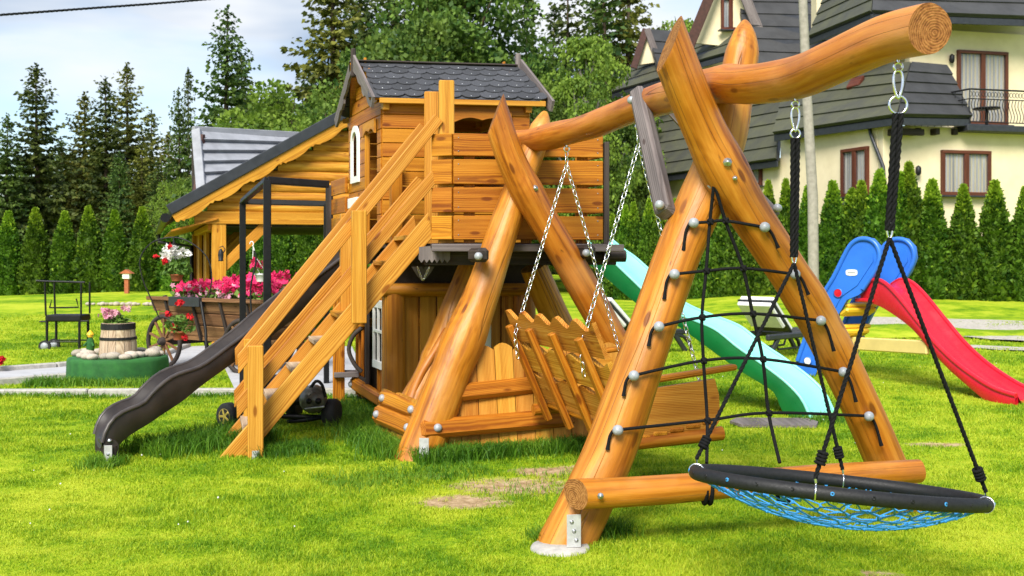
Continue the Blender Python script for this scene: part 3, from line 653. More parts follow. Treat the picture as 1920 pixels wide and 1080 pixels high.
def eyelet_hang(px, rope_top, rope_bot, ends, wide):
    b = beam_at(px); top = b + V(0, 0, -.09); D = b.y
    mb = MB(); mb.tube([top + V(0, 0, .04), top + V(0, 0, -.02)], .006, 8); mb.tube([top + V(math.cos(t) * .017, 0, -.036 + math.sin(t) * .017) for t in [2 * math.pi * k / 14 for k in range(14)]], .0055, 7, closed=True); ob('eye_bolt', mb, M['chrome'], ns)
    q = top + V(0, 0, -.048); hgt = .115; P = []
    for k in range(18):
        t = 2 * math.pi * k / 18; P.append(q + V((.016 + .006 * math.cos(t)) * math.sin(t) * 1.1, .0, -hgt / 2 + math.cos(t) * hgt / 2))
    mb = MB(); mb.tube(P, .0058, 7, closed=True); ob('carabiner', mb, M['chrome'], ns)
    r0 = q + V(0, 0, -hgt); rr = .036 if wide else .022
    mb = MB(); mb.tube([r0 + V(math.cos(t) * rr, 0, -rr + .01 + math.sin(t) * rr) for t in [2 * math.pi * k / 18 for k in range(18)]], .0052, 7, closed=True); ob('ring', mb, M['chrome'], ns)
    rt = r0 + V(0, 0, -2 * rr + .012); rb = at(rope_bot[0], rope_bot[1], D)
    mb = MB(); rope(mb, [rt + V(-.011, 0, 0), rb + V(-.008, 0, 0)], .0130); rope(mb, [rt + V(.012, 0, 0), rb + V(.008, 0, 0)], .0130); ob('rope', mb, M['rope'], ns)
    mb = MB(); mb.tube([rb + V(math.cos(t) * .011, 0, .0 + math.sin(t) * .034) for t in [2 * math.pi * k / 14 for k in range(14)]], .0045, 7, closed=True); ob('quick_link', mb, M['chrome'], ns)
    for ang in ends:
        e = hoop(ang) + V(0, 0, .055); s = rb + V(0, 0, -.03); d = (e - s); mb = MB(); rope(mb, [s, e], .0098); o = ob('rope', mb, M['rope'], ns)
        c = s + d * (1 - .085 / d.length); mb = MB()
        for k in range(4): cc = c + d.normalized() * .014 * (k - 1.5); e1 = d.normalized().orthogonal().normalized(); e2 = d.normalized().cross(e1); mb.tube([cc + (e1 * math.cos(t) + e2 * math.sin(t)) * .0165 for t in [2 * math.pi * j / 10 for j in range(10)]], .0078, 6, closed=True)
        ob('rope_whipping', mb, M['rope'], o)
        h = hoop(ang); tg = (-ha * math.sin(ang) + hb * math.cos(ang)).normalized(); e1 = (UP - tg * UP.dot(tg)).normalized(); e2 = tg.cross(e1)
        mb = MB(); mb.tube([h + (e1 * math.cos(t) + e2 * math.sin(t)) * .0335 for t in [2 * math.pi * j / 20 for j in range(20)]], .0035, 7, closed=True); mb.tube([h + e1 * .038, e], .0055, 7); ob('hoop_clip', mb, M['chrome'], ns)
eyelet_hang(1490, None, (1489, 482), [R(165), R(74)], False)
eyelet_hang(1681, None, (1668, 432), [R(-113), R(-28)], True)

# ================================================================== BENCH SWING
bd = V(.33, -.944, 0).normalized(); bp_ = V(.944, .33, 0).normalized(); B0 = V(.00, 8.02, 1.0)
bs_ = thing('bench_swing', V(.55, 7.3, 0), 'slatted wooden bench swing with wavy back hanging on chains', 'swing bench')
def bq(l, f, z): return V(B0.x, B0.y, 0) + bd * l + bp_ * f + V(0, 0, z)      # along the bench, towards its front, height
backdir = (bq(0, 0, 1.02) - bq(0, .27, .36)).normalized(); backn = bd.cross(backdir).normalized(); BL = 1.62
for i, (f0, hgt, amp) in enumerate([(-.10, .20, .036), (.27, .185, .026), (.60, .185, .020)]):
    c = bq(0, .27 * f0 + .015, 1.0 - .64 * f0); poly = [(0, -hgt)] + [(BL, -hgt)]
    top = [(BL * k / 32, amp * math.sin(k / 32 * 2 * math.pi * 5 + 1) + .01) for k in range(33)]; mb = MB(); mb.prism(poly + top[::-1], c, bd, backdir, backn, .03, along=0); ob('back_slat', mb, M['board'], bs_)
for l in (.10, .52, .96, 1.42):
    mb = MB(); mb.board(bq(l, -.06, .985), bq(l, .26, .27), .066, .045, bp_, .006); ob('back_batten', mb, M['panel'], bs_)
for i in range(5):
    mb = MB(); f = .30 + .115 * i; z = .375 + .018 * i; mb.board(bq(0, f, z), bq(BL, f, z), .10, .03, UP, .008); ob('seat_slat', mb, M['panel'], bs_)
for l in (.03, BL - .03):
    poly = [(.22, .34), (.78, .38), (.84, .46), (.83, .62), (.80, .72), (.20, .66), (.12, .62)]; mb = MB(); mb.prism(poly, V(B0.x, B0.y, 0) + bd * (l - .015), bp_, UP, bd, .035, along=0); o = ob('end_panel', mb, M['board'], bs_)
    mb = MB(); mb.board(bq(l, .10, .70), bq(l, .96, .79), .07, .038, UP, .012); ob('armrest', mb, M['panel'], bs_)
    mb = MB(); mb.tube([bq(l, .16, .34), bq(l, .86, .37)], .045, 12, wob=.04); ob('seat_bearer', mb, M['panel'], bs_)
for px, l in ((1062, .16), (1199, BL - .22)):
    b = beam_at(px); t = b + V(0, 0, -.09); mb = MB(); mb.tube([t + V(0, 0, .05), t + V(0, 0, -.02)], .006, 7); mb.tube([t + V(math.cos(q) * .02, 0, -.035 + math.sin(q) * .02) for q in [2 * math.pi * k / 12 for k in range(12)]], .006, 6, closed=True); ob('eye_bolt', mb, M['chrome'], bs_)
    s = t + V(0, 0, -.15); mb = MB(); chain(mb, t + V(0, 0, -.05), s); chain(mb, s, bq(l, -.03, .93)); chain(mb, s, bq(l, .86, .62 if l < 1 else .50)); chain(mb, bq(l, -.035, .93), bq(l, -.01, .74)); chain(mb, bq(l, .87, .62), bq(l, .85, .36)); ob('chain', mb, M['chrome'], bs_)

# ================================================================== PLAY TOWER
u = V(math.cos(R(9)), math.sin(R(9)), 0); v = V(-.358, .934, 0).normalized(); O = V(-1.205, 9.45, 0)
def T(s, t, z=0): return O + u * s + v * t + V(0, 0, z)
tw = thing('play_tower', T(.7, .4), 'wooden play tower with a shingled playhouse on a raised railed deck', 'play tower')
def part_board(name, p, q, w, t, n, mat='board', parent=None, **k):
    mb = MB(); mb.board(p, q, w, t, n, **k); return ob(name, mb, M[mat], parent or tw)
# --- splayed rear logs and skirt
log_part('rear_leg', [at(738, 832, 8.9), at(795, 722, 9.05), at(820, 662, 9.15), at(850, 585, 9.25), at(888, 490, 9.38)], [.17, .125, .115, .125, .11], tw, seg=18, lumps=[(.45, .12, .06)])
log_part('branch', [at(842, 622, 9.10), at(810, 668, 9.02), at(790, 702, 8.97), at(774, 740, 8.93), at(760, 785, 8.88)], [.06, .034, .036, .050, .085], tw, seg=12, wob=.02)
log_part('rear_leg', [at(1090, 700, 9.9), at(1040, 590, 9.75), at(1000, 500, 9.6)], [.14, .13, .12], tw, seg=16)
FLf, FRf, BLf = V(-.71, 7.95, 0), V(.86, 8.42, 0), V(-1.14, 8.95, 0)
def skirt(P, Q, n, top, lean, f0, f1, wavy):
    d = (Q - P); L_ = d.length; d.normalize(); nrm = d.cross(UP); inw = -nrm
    for i in range(n):
        a, b = f0 + (f1 - f0) * i / n, f0 + (f1 - f0) * (i + 1) / n; w = (b - a) * L_ - .006; o = P + d * (a * L_); h = top * (1 + random.uniform(-.03, .03)); up = (UP + inw * lean).normalized()
        poly = [(0, -.02), (w, -.02)] + ([(w * (1 - k / 6), h - .03 + .035 * math.sin(math.pi * k / 6)) for k in range(7)] if wavy else [(w, h), (0, h)])
        mb = MB(); mb.prism(poly, o, d, up, nrm, .028); ob('skirt_plank', mb, M['board'], tw)
skirt(FLf + V(0, .0, 0), FRf + V(0, .0, 0), 10, .82, .20, .12, 1.02, True); skirt(BLf, FLf, 5, .40, .20, .0, .93, False)
def rail(p, q, w, t, n, bolts=()):
    o = part_board('skirt_rail', p, q, w, t, n, 'panel', ch=.03)
    for f in bolts: bolt(o, p.lerp(q, f) + Vector(n).normalized() * (t / 2), n, s=1.25)
nf = (FRf - FLf).normalized().cross(UP); nl = (FLf - BLf).normalized().cross(UP)
rail(at(815, 741, 8.02), at(1075, 714, 8.42), .13, .09, nf + V(0, 0, .25), (.085,)); rail(at(788, 806, 7.90), at(1075, 782, 8.34), .145, .10, nf + V(0, 0, .25), (.10,))
rail(at(718, 745, 8.82), at(802, 778, 7.98), .13, .09, nl + V(0, 0, .25), (.12, .78)); rail(at(708, 775, 8.82), at(795, 812, 7.92), .145, .10, nl + V(0, 0, .25), (.12, .80))
# --- lower house
Cq = V(-1.085, 9.78, 0)
def LH(s, t, z): return Cq + u * s + v * t + V(0, 0, z)
for s, t in ((0, 0), (1.22, 0.02)): log_part('corner_log', [LH(s, t, .0), LH(s, t, .6), LH(s, t, 1.2)], [.115, .11, .108], tw, seg=16, wob=.02)
x = .10
while x < 1.12:
    w = random.uniform(.13, .19); part_board('wall_plank', LH(x + w / 2, .03, .05), LH(x + w / 2, .03, 1.16), w - .006, .03, v, 'board'); x += w
log_part('wall_log', [LH(-.25, -.06, 1.19), LH(.5, -.06, 1.19), LH(1.36, -.06, 1.19)], [.06, .062, .058], tw, seg=12, wob=.03); bolt(tw, LH(-.20, -.12, 1.20), -v); bolt(tw, LH(1.28, -.12, 1.20), -v)
t = .10
while t < 1.5:
    w = .135; zs = [(.05, 1.16)]
    if .28 < t + w / 2 < .62: zs = [(.05, .48), (1.02, 1.16)]
    if .66 < t + w / 2 < 1.12: zs = [(1.08, 1.16)]
    for z0, z1 in zs: part_board('wall_plank', LH(0, t + w / 2, z0), LH(0, t + w / 2, z1), w - .006, .03, u, 'panel')
    t += w
for a, b in (((.27, .46), (.27, 1.04)), ((.63, .46), (.63, 1.04)), ((.25, .46), (.65, .46)), ((.25, 1.04), (.65, 1.04)), ((.45, .48), (.45, 1.02)), ((.27, .78), (.63, .78))):
    th = .075 if a[0] != .45 and a[1] != .78 else .03; part_board('window_frame', LH(-.03, a[0], a[1]), LH(-.03, b[0], b[1]), th, .03, u, 'white')
door = part_board('door', LH(-.035, .90, .10), LH(-.035, .90, 1.06), .42, .04, u, 'dark_wood'); 
for z in (.25, .90): part_board('door_batten', LH(-.065, .70, z), LH(-.065, 1.1, z), .08, .025, u, 'dark_wood', door)
mb = MB(); mb.tube(smooth_path([LH(-.07, .98, .78), LH(-.15, 1.0, .70), LH(-.19, 1.02, .56), LH(-.14, 1.0, .42), LH(-.07, .98, .34)], [1] * 5, 4)[0], .022, 8); ob('door_handle', mb, M['dark_wood'], door)
rail(LH(-.09, 1.25, .20), LH(-.09, -.25, .16), .13, .09, -u, (.06, .93)); part_board('step', LH(-.3, 1.2, .30), LH(-.05, 1.2, .30), .26, .05, UP, 'grey_wood')
part_board('shade_panel', LH(-.1, .06, 1.38), LH(1.3, .06, 1.38), .36, .02, v, 'dark_inside'); part_board('back_panel', LH(1.22, .8, .6), LH(0, 1.5, .6), 1.2, .02, v, 'dark_inside'); part_board('side_panel', LH(1.24, 0.1, .6), LH(1.24, 1.5, .6), 1.2, .02, u, 'dark_inside')  # first board is an added dark sheet standing for the shade under the deck
part_board('window_frame', LH(.86, -.02, .52), LH(.86, -.02, 1.02), .07, .02, v, 'white')
for s, t in ((-.02, 1.5), (1.45, 1.5)): part_board('post', T(s, t, -.02), T(s, t, 1.55), .12, .12, u, 'panel')
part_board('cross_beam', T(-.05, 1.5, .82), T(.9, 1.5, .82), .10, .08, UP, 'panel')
# --- deck
for i in range(17):
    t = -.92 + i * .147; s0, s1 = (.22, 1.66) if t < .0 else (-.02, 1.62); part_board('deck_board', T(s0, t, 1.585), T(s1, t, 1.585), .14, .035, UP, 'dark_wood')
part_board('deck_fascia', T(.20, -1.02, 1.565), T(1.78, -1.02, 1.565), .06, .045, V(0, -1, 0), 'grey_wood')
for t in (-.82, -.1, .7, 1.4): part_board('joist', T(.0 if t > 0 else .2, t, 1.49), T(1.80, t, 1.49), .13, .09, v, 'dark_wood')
for px, y, D in ((905, 478, 8.05), (1106, 472, 8.45)):
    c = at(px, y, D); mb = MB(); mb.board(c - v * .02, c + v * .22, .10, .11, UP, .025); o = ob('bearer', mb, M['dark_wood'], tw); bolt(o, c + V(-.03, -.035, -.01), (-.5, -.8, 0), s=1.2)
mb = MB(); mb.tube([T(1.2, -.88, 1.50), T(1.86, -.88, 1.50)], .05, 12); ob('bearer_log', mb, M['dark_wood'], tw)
c = at(786, 463, 8.62); poly = [(0, 0), (.25, .02)] + [(.25 - .021 * k, -.10 - (.028 if k % 2 else 0)) for k in range(13)]; mb = MB(); mb.prism(poly, c, u, UP, v, .02); ob('toothed_fringe', mb, M['grey_wood'], tw)
c = at(772, 500, 8.9); mb = MB(); mb.prism([(0, 0), (.19, 0), (.16, -.05), (.12, -.10), (.09, -.12), (.05, -.08)], c, u, UP, v, .012); ob('hanging_plate', mb, M['grey_wood'], tw)
mb = MB(); chain(mb, c + V(.05, -.03, 0), c + V(.09, -.03, -.11), .022, .003); chain(mb, c + V(.15, -.03, 0), c + V(.10, -.03, -.11), .022, .003); ob('ornament_chain', mb, M['chrome'], tw)
# --- deck railing
rz = [(2.31, 2.491), (2.082, 2.282), (1.853, 2.054), (1.632, 1.825)]
rA, rB, rC = T(.394, -.954), T(1.627, -.968), T(.25, -.86)
for z0, z1 in rz:
    o = part_board('rail_board', rA + V(0, 0, (z0 + z1) / 2), rB + V(0, 0, (z0 + z1) / 2), z1 - z0, .035, V(.16, -1, 0), 'panel')
    for f, z in ((.035, .2), (.035, .8), (.965, .2), (.965, .8)): bolt(o, rA.lerp(rB, f) + V(0, -.019, z0 + (z1 - z0) * z), (0, -1, 0), SCREW, 'screw', .35)
    part_board('rail_board', rC + V(0, 0, (z0 + z1) / 2), rA + V(-.006, 0, (z0 + z1) / 2), z1 - z0, .035, V(-.5, -.8, 0), 'panel')
    part_board('rail_board', T(1.63, -.93, (z0 + z1) / 2), T(1.63, -.62, (z0 + z1) / 2), z1 - z0, .03, u, 'panel')
for f in (.12, .5, .88): p = rA.lerp(rB, f) + v * .06; part_board('rail_post', p + V(0, 0, 1.6), p + V(0, 0, 2.45), .09, .05, V(0, -1, 0), 'panel')
p = T(1.665, -.95); part_board('corner_post', p + V(0, 0, 1.45), p + V(0, 0, 2.44), .045, .09, V(0, -1, 0), 'dark_wood')
p = T(1.64, -.5); part_board('corner_post', p + V(0, 0, 1.6), p + V(0, 0, 2.55), .09, .09, V(0, -1, 0), 'panel')
for px, top, D in ((837, 152, 8.74), (809, 173, 9.33)):
    p = at(px, top, D); part_board('entry_post', V(p.x, p.y, 1.55), p, .125, .105, V(.1, -1, 0), 'board', ch=.008)
part_board('entry_post', T(.17, -.02, 1.6), T(.17, -.02, 2.35), .10, .09, v, 'panel')
# rear balcony rail beyond the playhouse
for z0, z1 in ((2.14, 2.30), (1.94, 2.10), (1.74, 1.90)): part_board('rail_board', T(.04, 1.42, (z0 + z1) / 2), T(.04, 2.15, (z0 + z1) / 2), z1 - z0, .03, u, 'panel')
part_board('balcony_post', T(.01, 2.14, 1.55), T(.01, 2.14, 2.26), .08, .08, u, 'dark_wood', ch=.02); part_board('balcony_deck', T(.0, 1.8, 1.585), T(1.5, 1.8, 1.585), .8, .05, UP, 'dark_wood')
# --- playhouse walls, row by row
ROW = .128; W0, W1, D0, D1 = .08, 1.42, .10, 1.45; ZB, ZE = 1.62, 2.90
def wall(P, Q, n, opens, rows=10, zb=ZB):
    d = Q - P; L_ = d.length; d.normalize()
    for r in range(rows):
        z0 = zb + r * ROW; z1 = z0 + ROW - .005; zc = (z0 + z1) / 2; segs = [(0, L_)]
        for a, b, c, e in opens:
            if c < zc < e:
                segs = [s for x0, x1 in segs for s in ((x0, min(x1, a)), (max(x0, b), x1)) if s[1] - s[0] > .02]
        for x0, x1 in segs:
            part_board('wall_board', P + d * (x0 + .001) + V(0, 0, zc), P + d * (x1 - .001) + V(0, 0, zc), z1 - z0, .024 + random.uniform(-.002, .002), n, 'panel')
wall(T(W0, D0), T(W1, D0), -v, [(.64, 1.14, 2.1, 2.76)]); wall(T(W0, D0 + .014), T(W0, D1), -u, [(.14, .56, 1.6, 2.70), (.86, 1.16, 2.22, 2.74)]); wall(T(W1, D0 + .014), T(W1, D1), u, []); wall(T(W0, D1), T(W1, D1), v, [(.4, .9, 1.6, 2.6)])
for s in (W0, W1):       # gable boards
    for r in range(4):
        z0 = ZE + r * .125; h0 = max(.02, (D1 - D0) / 2 * (1 - (z0 + .115 - ZE) / .45 * .92)); c = (D0 + D1) / 2
        part_board('gable_board', T(s, c - h0, z0 + .058), T(s, c + h0, z0 + .058), .118, .024, u, 'panel')
for s, t in ((W0, D0), (W1, D0), (W0, D1)): part_board('corner_post', T(s + (.03 if s == W0 else -.03), t + (.04 if t == D0 else -.04), ZB), T(s + (.03 if s == W0 else -.03), t + (.04 if t == D0 else -.04), ZE), .05, .05, u, 'panel')
def wavy_trim(P, Q, z, h, n, mat='panel', k=5, name='scalloped_trim'):
    d = Q - P; L_ = d.length; d.normalize(); poly = [(0, h), (L_, h)] + [(L_ * (1 - i / 24), .028 * abs(math.sin(i / 24 * math.pi * 2)) + .03 * math.sin(i / 24 * math.pi)) for i in range(25)]
    mb = MB(); mb.prism(poly, P + V(0, 0, z), d, UP, n, .02, along=0); return ob(name, mb, M[mat], tw)
wavy_trim(T(W0 + .62, D0 - .02), T(W0 + 1.16, D0 - .02), 2.70, .11, -v); wavy_trim(T(W0 - .02, D0 + .15), T(W0 - .02, D0 + .60), 2.62, .13, -u)
# arched white window frame on the side wall
def arch_frame(o, ex, n, w, h, bw, t, mat, name):
    outer = [(-w / 2, 0), (w / 2, 0), (w / 2, h - w / 2)] + [(w / 2 * math.cos(math.pi * k / 12), h - w / 2 + w / 2 * math.sin(math.pi * k / 12)) for k in range(1, 12)] + [(-w / 2, h - w / 2)]
    wi = w - 2 * bw; inner = [(-wi / 2, bw), (wi / 2, bw), (wi / 2, h - w / 2)] + [(wi / 2 * math.cos(math.pi * k / 12), h - w / 2 + wi / 2 * math.sin(math.pi * k / 12)) for k in range(1, 12)] + [(-wi / 2, h - w / 2)]
    m = len(outer); f = lambda p, z: o + ex * p[0] + UP * p[1] + n * z; vs = [f(p, 0) for p in outer] + [f(p, 0) for p in inner] + [f(p, t) for p in outer] + [f(p, t) for p in inner]; fs = []
    for i in range(m):
        j = (i + 1) % m; fs += [[2 * m + i, 2 * m + j, 3 * m + j, 3 * m + i], [i, j, 2 * m + j, 2 * m + i], [m + j, m + i, 3 * m + i, 3 * m + j]]
    mb = MB(); mb.add(vs, fs); return ob(name, mb, M[mat], tw)
arch_frame(T(W0 - .014, 1.10, 2.22), v, -u, .34, .56, .06, .02, 'white', 'window_frame')
part_board('window_mullion', T(W0 + .02, 1.10, 2.26), T(W0 + .02, 1.10, 2.74), .04, .02, u, 'panel'); part_board('door_jamb', T(W0, D0 + .58, ZB), T(W0, D0 + .58, 2.7), .06, .05, u, 'panel')
part_board('window_sill', T(W0 - .03, .9, 2.02), T(W0 - .03, 1.3, 2.02), .05, .10, UP, 'white')
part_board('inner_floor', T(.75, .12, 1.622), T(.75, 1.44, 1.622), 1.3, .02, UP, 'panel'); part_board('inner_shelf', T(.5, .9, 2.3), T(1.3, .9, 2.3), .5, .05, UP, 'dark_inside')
# --- roof: two slopes, shingles, barge boards, finials
RS, RT, RZ0, RZ1 = 1.55, .775, 2.915, 3.345
for sgn in (0, 1):
    e = 0 if sgn == 0 else 2 * RT; p00 = T(.02, e, RZ0); sl = (T(.02, RT, RZ1) - p00); ln = sl.length; sl.normalize(); nrm = u.cross(sl) if sgn == 0 else sl.cross(u); nrm.normalize()
    roof = part_board('roof', T(.02, e, RZ0) + sl * (ln / 2) - nrm * .02, T(RS, e, RZ0) + sl * (ln / 2) - nrm * .02, ln, .025, nrm, 'panel')
    NR = 6; w = .170; hgt = ln / NR; SH = MB(); hh = hgt * 1.30
    mb = MB(); mb.board(T(.01, e, RZ0) + sl * (ln / 2) - nrm * .003, T(RS + .005, e, RZ0) + sl * (ln / 2) - nrm * .003, ln + .02, .008, nrm, .001); ob('underlay', mb, M['bitumen'], roof)
    poly = [(-w / 2, hh), (-w / 2, hgt * .42), (-w * .36, hgt * .14), (-w * .16, .0), (w * .16, .0), (w * .36, hgt * .14), (w / 2, hgt * .42), (w / 2, hh)]
    if sgn == 0:
        SH.prism(poly, V(0, 0, 0), V(1, 0, 0), V(0, 1, 0), V(0, 0, 1), .006); SH.lathe(V(0, hgt * .30, .006), [(.006, -.002), (.005, .002), (0, .003)], V(0, 0, 1), 6, mi=1); SHM = mesh_from('shingle', SH, [M['bitumen'], M['steel']])
    rot0 = Matrix((u if sgn == 0 else -u, sl, nrm)).transposed()
    for r in range(NR):
        off = (r % 2) * w / 2; k = 0
        while off + k * w - w / 2 < RS - .06:
            s = off + k * w
            if True:
                pos = T(0, e, RZ0) + u * min(max(s, w / 2 + .004), RS - w / 2) + sl * (r * hgt - .012 - (.3 * hgt if r == NR - 1 else 0) * 0) + nrm * (.002 + .004 * 0)
                tilt = rot0 @ Matrix.Rotation(.045, 3, 'X').inverted(); piece('shingle', SHM, roof, pos + nrm * (.008 + .0012 * (k % 3)), tilt.to_euler())
            k += 1
    part_board('eave_board', T(.03, e, RZ0 - .035), T(RS - .02, e, RZ0 - .035), .05, .03, v, 'board')
    for s in (.10, RS - .16): part_board('rafter_tail', T(s, e + (.03 if sgn == 0 else -.03), RZ0 - .085), T(s, e + (.16 if sgn == 0 else -.16), RZ0 - .06), .06, .06, UP, 'board')
    for s, nn_ in ((-.02, -u), (RS + .02, u)):       # barge boards with a scalloped lower edge
        p0 = T(s, e + (-.03 if sgn == 0 else .03), RZ0 - .055); q0 = T(s, RT, RZ1 + .03); d = q0 - p0; L_ = d.length; d.normalize(); dn = (UP - d * UP.dot(d)).normalized()
        low = [(L_ * k / 30, -.055 - .022 * abs(math.sin(k / 30 * math.pi * 4)) - (.02 if 9 < k < 14 else 0)) for k in range(31)]
        mb = MB(); mb.prism(low + [(L_, .05), (0, .05)], p0, d, dn, nn_, .024, along=0); ob('barge_board', mb, M['grey_wood'], tw)
part_board('ridge_cap', T(.0, RT, RZ1 + .012), T(RS, RT, RZ1 + .012), .11, .016, UP, 'dark_wood')
for s in (-.03, RS + .01): part_board('finial', T(s, RT, RZ1 - .14), T(s, RT, RZ1 + .13), .075, .05, u, 'dark_wood' if s < 0 else 'grey_wood', ch=.01)

# ================================================================== STAIRCASE
st = thing('wooden_staircase', at(479, 862, 8.0), 'open wooden plank staircase with handrails climbing to the deck', 'staircase')
W = V(-.17, .58, 0); SD = V(.94, .34, 0)
nS = V(.30, -.95, 0)
def sline(p, q): return p, q
def sb(name, p, q, w, t, off=0, mat='board', **k):
    mb = MB(); mb.board(p + W * off, q + W * off, w, t, nS, **k); return ob(name, mb, M[mat], st)
S0, S1 = at(437, 858, 7.98), at(806, 422, 8.70)
for off in (0, 1): sb('stringer', S0, S1, .158, .045, off, k0=-1.0, k1=.85)
H0, H1 = at(446, 684, 7.96), at(822, 222, 8.68); R0, R1 = at(444, 768, 7.97), at(816, 328, 8.69)
for off in (0, 1):
    sb('handrail', H0, H1, .094, .04, off, k0=1.1); sb('mid_rail', R0, R1, .092, .04, off, k0=1.1)
b0 = at(479, 860, 7.93); b1 = at(479, 648, 7.93); m0 = at(673, 606, 8.31); m1 = at(673, 395, 8.31)
for off in (0, 1):
    for a, b, w in ((b0, b1, .112), (V(m0.x, m0.y, m0.z), V(m0.x, m0.y, m1.z), .112)):
        mb = MB(); s = W * off + (nS * -.09 if off else V(0, 0, 0)); mb.board(V(a.x, a.y, a.z) + s, V(a.x, a.y, b.z) + s, w, .075, nS, .006); ob('newel_post', mb, M['board'], st)
foot_plate(st, at(479, 868, 7.882), nS, .09, .05, 1)
for i in range(8):
    f = .11 + i * .118; c = S0.lerp(S1, f) + V(0, 0, .01); mb = MB(); mb.board(c + W * .04, c + W * .96, .20, .038, UP, .004); o = ob('tread', mb, M['pale_wood'] if i < 4 else M['board'], st)

# ================================================================== SLIDES
def slide(root, name, near, lowr, w, wall_t, depth, mat_in, mat_out, mat_rim, rim=.022):
    """chute from its near rim line and near lower edge line; w = vector to the far side"""
    n = len(near); wn_ = w.normalized(); L_ = w.length; ch = MB(); rows = []
    for i in range(n):
        a, lo = near[i], lowr[i]; d = min(depth, (a.z - lo.z) * .75); row = []
        for k in range(13):
            s = k / 12; prof = 1 - abs(2 * s - 1) ** 3.2; row.append(a + w * (.05 + .9 * s) + V(0, 0, -d * prof))
        rows.append(row)
    ch.grid(rows); o1 = ob('chute', ch, M[mat_in], root)
    if o1.data.polygons[len(o1.data.polygons) // 2].normal.z < 0: o1.data.flip_normals()
    for s, sg in ((0, -1), (1, 1)):
        mb = MB(); A = [p + w * s for p in near]; B = [p + w * s for p in lowr]; off = wn_ * (.012 * sg)
        mb.grid([A, [p + off * 1.5 for p in [a.lerp(b, .35) for a, b in zip(A, B)]], [p + off for p in [a.lerp(b, .8) for a, b in zip(A, B)]], B]); mb.grid([[p - wn_ * (.02 * sg) for p in A], [p - wn_ * (.02 * sg) for p in B]]); ob('side_wall', mb, M[mat_out], root)
        mb = MB(); mb.tube([p + V(0, 0, .0) for p in A], rim, 10); ob('rim', mb, M[mat_rim], root)
    mb = MB(); mb.grid([[p for p in lowr], [p + w for p in lowr]]); ob('underside', mb, M[mat_out], root)
def resample(pts, n):
    P, _ = smooth_path(pts, [1] * len(pts), 8); cum = [0]
    for i in range(len(P) - 1): cum.append(cum[-1] + (P[i + 1] - P[i]).length)
    out = []
    for k in range(n):
        l = cum[-1] * k / (n - 1); j = max(i for i in range(len(P) - 1) if cum[i] <= l + 1e-9) if l < cum[-1] else len(P) - 2
        out.append(P[j].lerp(P[j + 1], (l - cum[j]) / max(1e-9, cum[j + 1] - cum[j])))
    return out
# dark brown wavy slide
P_, Q_ = (-1.42, 9.62), (-2.93, 7.72)
bsl = thing('wavy_slide', V(-2.9, 7.75, 0), 'dark brown wavy plastic slide descending left of the stairs', 'slide')
rimpx = [(662, 468), (630, 492), (560, 545), (500, 592), (460, 627), (422, 655), (377, 687), (336, 701), (312, 714), (288, 735), (268, 757), (238, 769), (214, 784), (199, 806), (192, 830)]
lowpx = [(668, 500), (640, 524), (575, 578), (512, 628), (470, 658), (428, 687), (377, 724), (345, 750), (320, 767), (297, 782), (280, 794), (258, 807), (236, 822), (222, 836), (214, 850)]
near = resample([online(x, y, P_, Q_) for x, y in rimpx], 44); lowr = resample([online(x, y, P_, Q_) for x, y in lowpx], 44)
wv = V(-.20, .37, 0); slide(bsl, 'wavy', near, lowr, wv, .02, .12, 'brown_plastic', 'brown_plastic', 'brown_rim', .016)
c = online(205, 836, P_, Q_)
mb = MB(); mb.tube([c + wv * -.05 + V(.02, -.02, 0), c + wv * 1.05 + V(.02, -.02, 0)], .05, 14); ob('end_roll', mb, M['brown_plastic'], bsl)
for f in (-.02, 1.0): mb = MB(); mb.tube([V(c.x + .01, c.y, -.02) + wv * f, V(c.x + .01, c.y, .13) + wv * f], .055, 14); ob('support_log', mb, M['dark_wood'], bsl)
foot_plate(bsl, V(c.x + .02, c.y - .075, .015), (.1, -1, 0), .125, .055, 2); bolt(bsl, c + V(.02, -.05, .05), (0, -.5, 1), SCREW, 'screw', 1.0)
mb = MB(); mb.lathe(V(c.x, c.y - .06, -.05), [(.09, 0), (.09, .056), (0, .06)], seg=16); ob('footing', mb, M['concrete'], bsl)
# mint green slide
P_, Q_ = (1.0, 11.3), (2.75, 9.8)
gsl = thing('mint_slide', V(2.75, 9.8, 0), 'mint green wavy plastic slide right of the tower', 'slide')
rimpx = [(1098, 450), (1120, 468), (1146, 487), (1198, 536), (1228, 566), (1260, 584), (1311, 604), (1344, 619), (1385, 652), (1426, 680), (1472, 715), (1502, 746), (1515, 772), (1521, 784)]
lowpx = [(1090, 486), (1110, 500), (1130, 516), (1183, 561), (1222, 588), (1262, 606), (1315, 643), (1360, 676), (1395, 700), (1425, 718), (1451, 736), (1461, 758), (1468, 772), (1490, 786)]
near = resample([online(x, y, P_, Q_) for x, y in rimpx], 44); lowr = resample([online(x, y, P_, Q_) for x, y in lowpx], 44)
slide(gsl, 'mint', near, lowr, V(.65, .76, 0).normalized() * .50, .02, .10, 'mint', 'green', 'mint', .016)
c = gnd(1455, 797); mb = MB(); mb.prism([(-.34, -.16), (.30, -.20), (.38, .02), (.33, .22), (-.30, .24), (-.40, .05)], c + V(0, 0, .006), V(1, 0, 0), V(0, 1, 0), UP, .025); tag(ob('rubber_mat', mb, M['grey_wood'], org=c), 'worn grey rubber mat in front of the mint slide', 'mat')
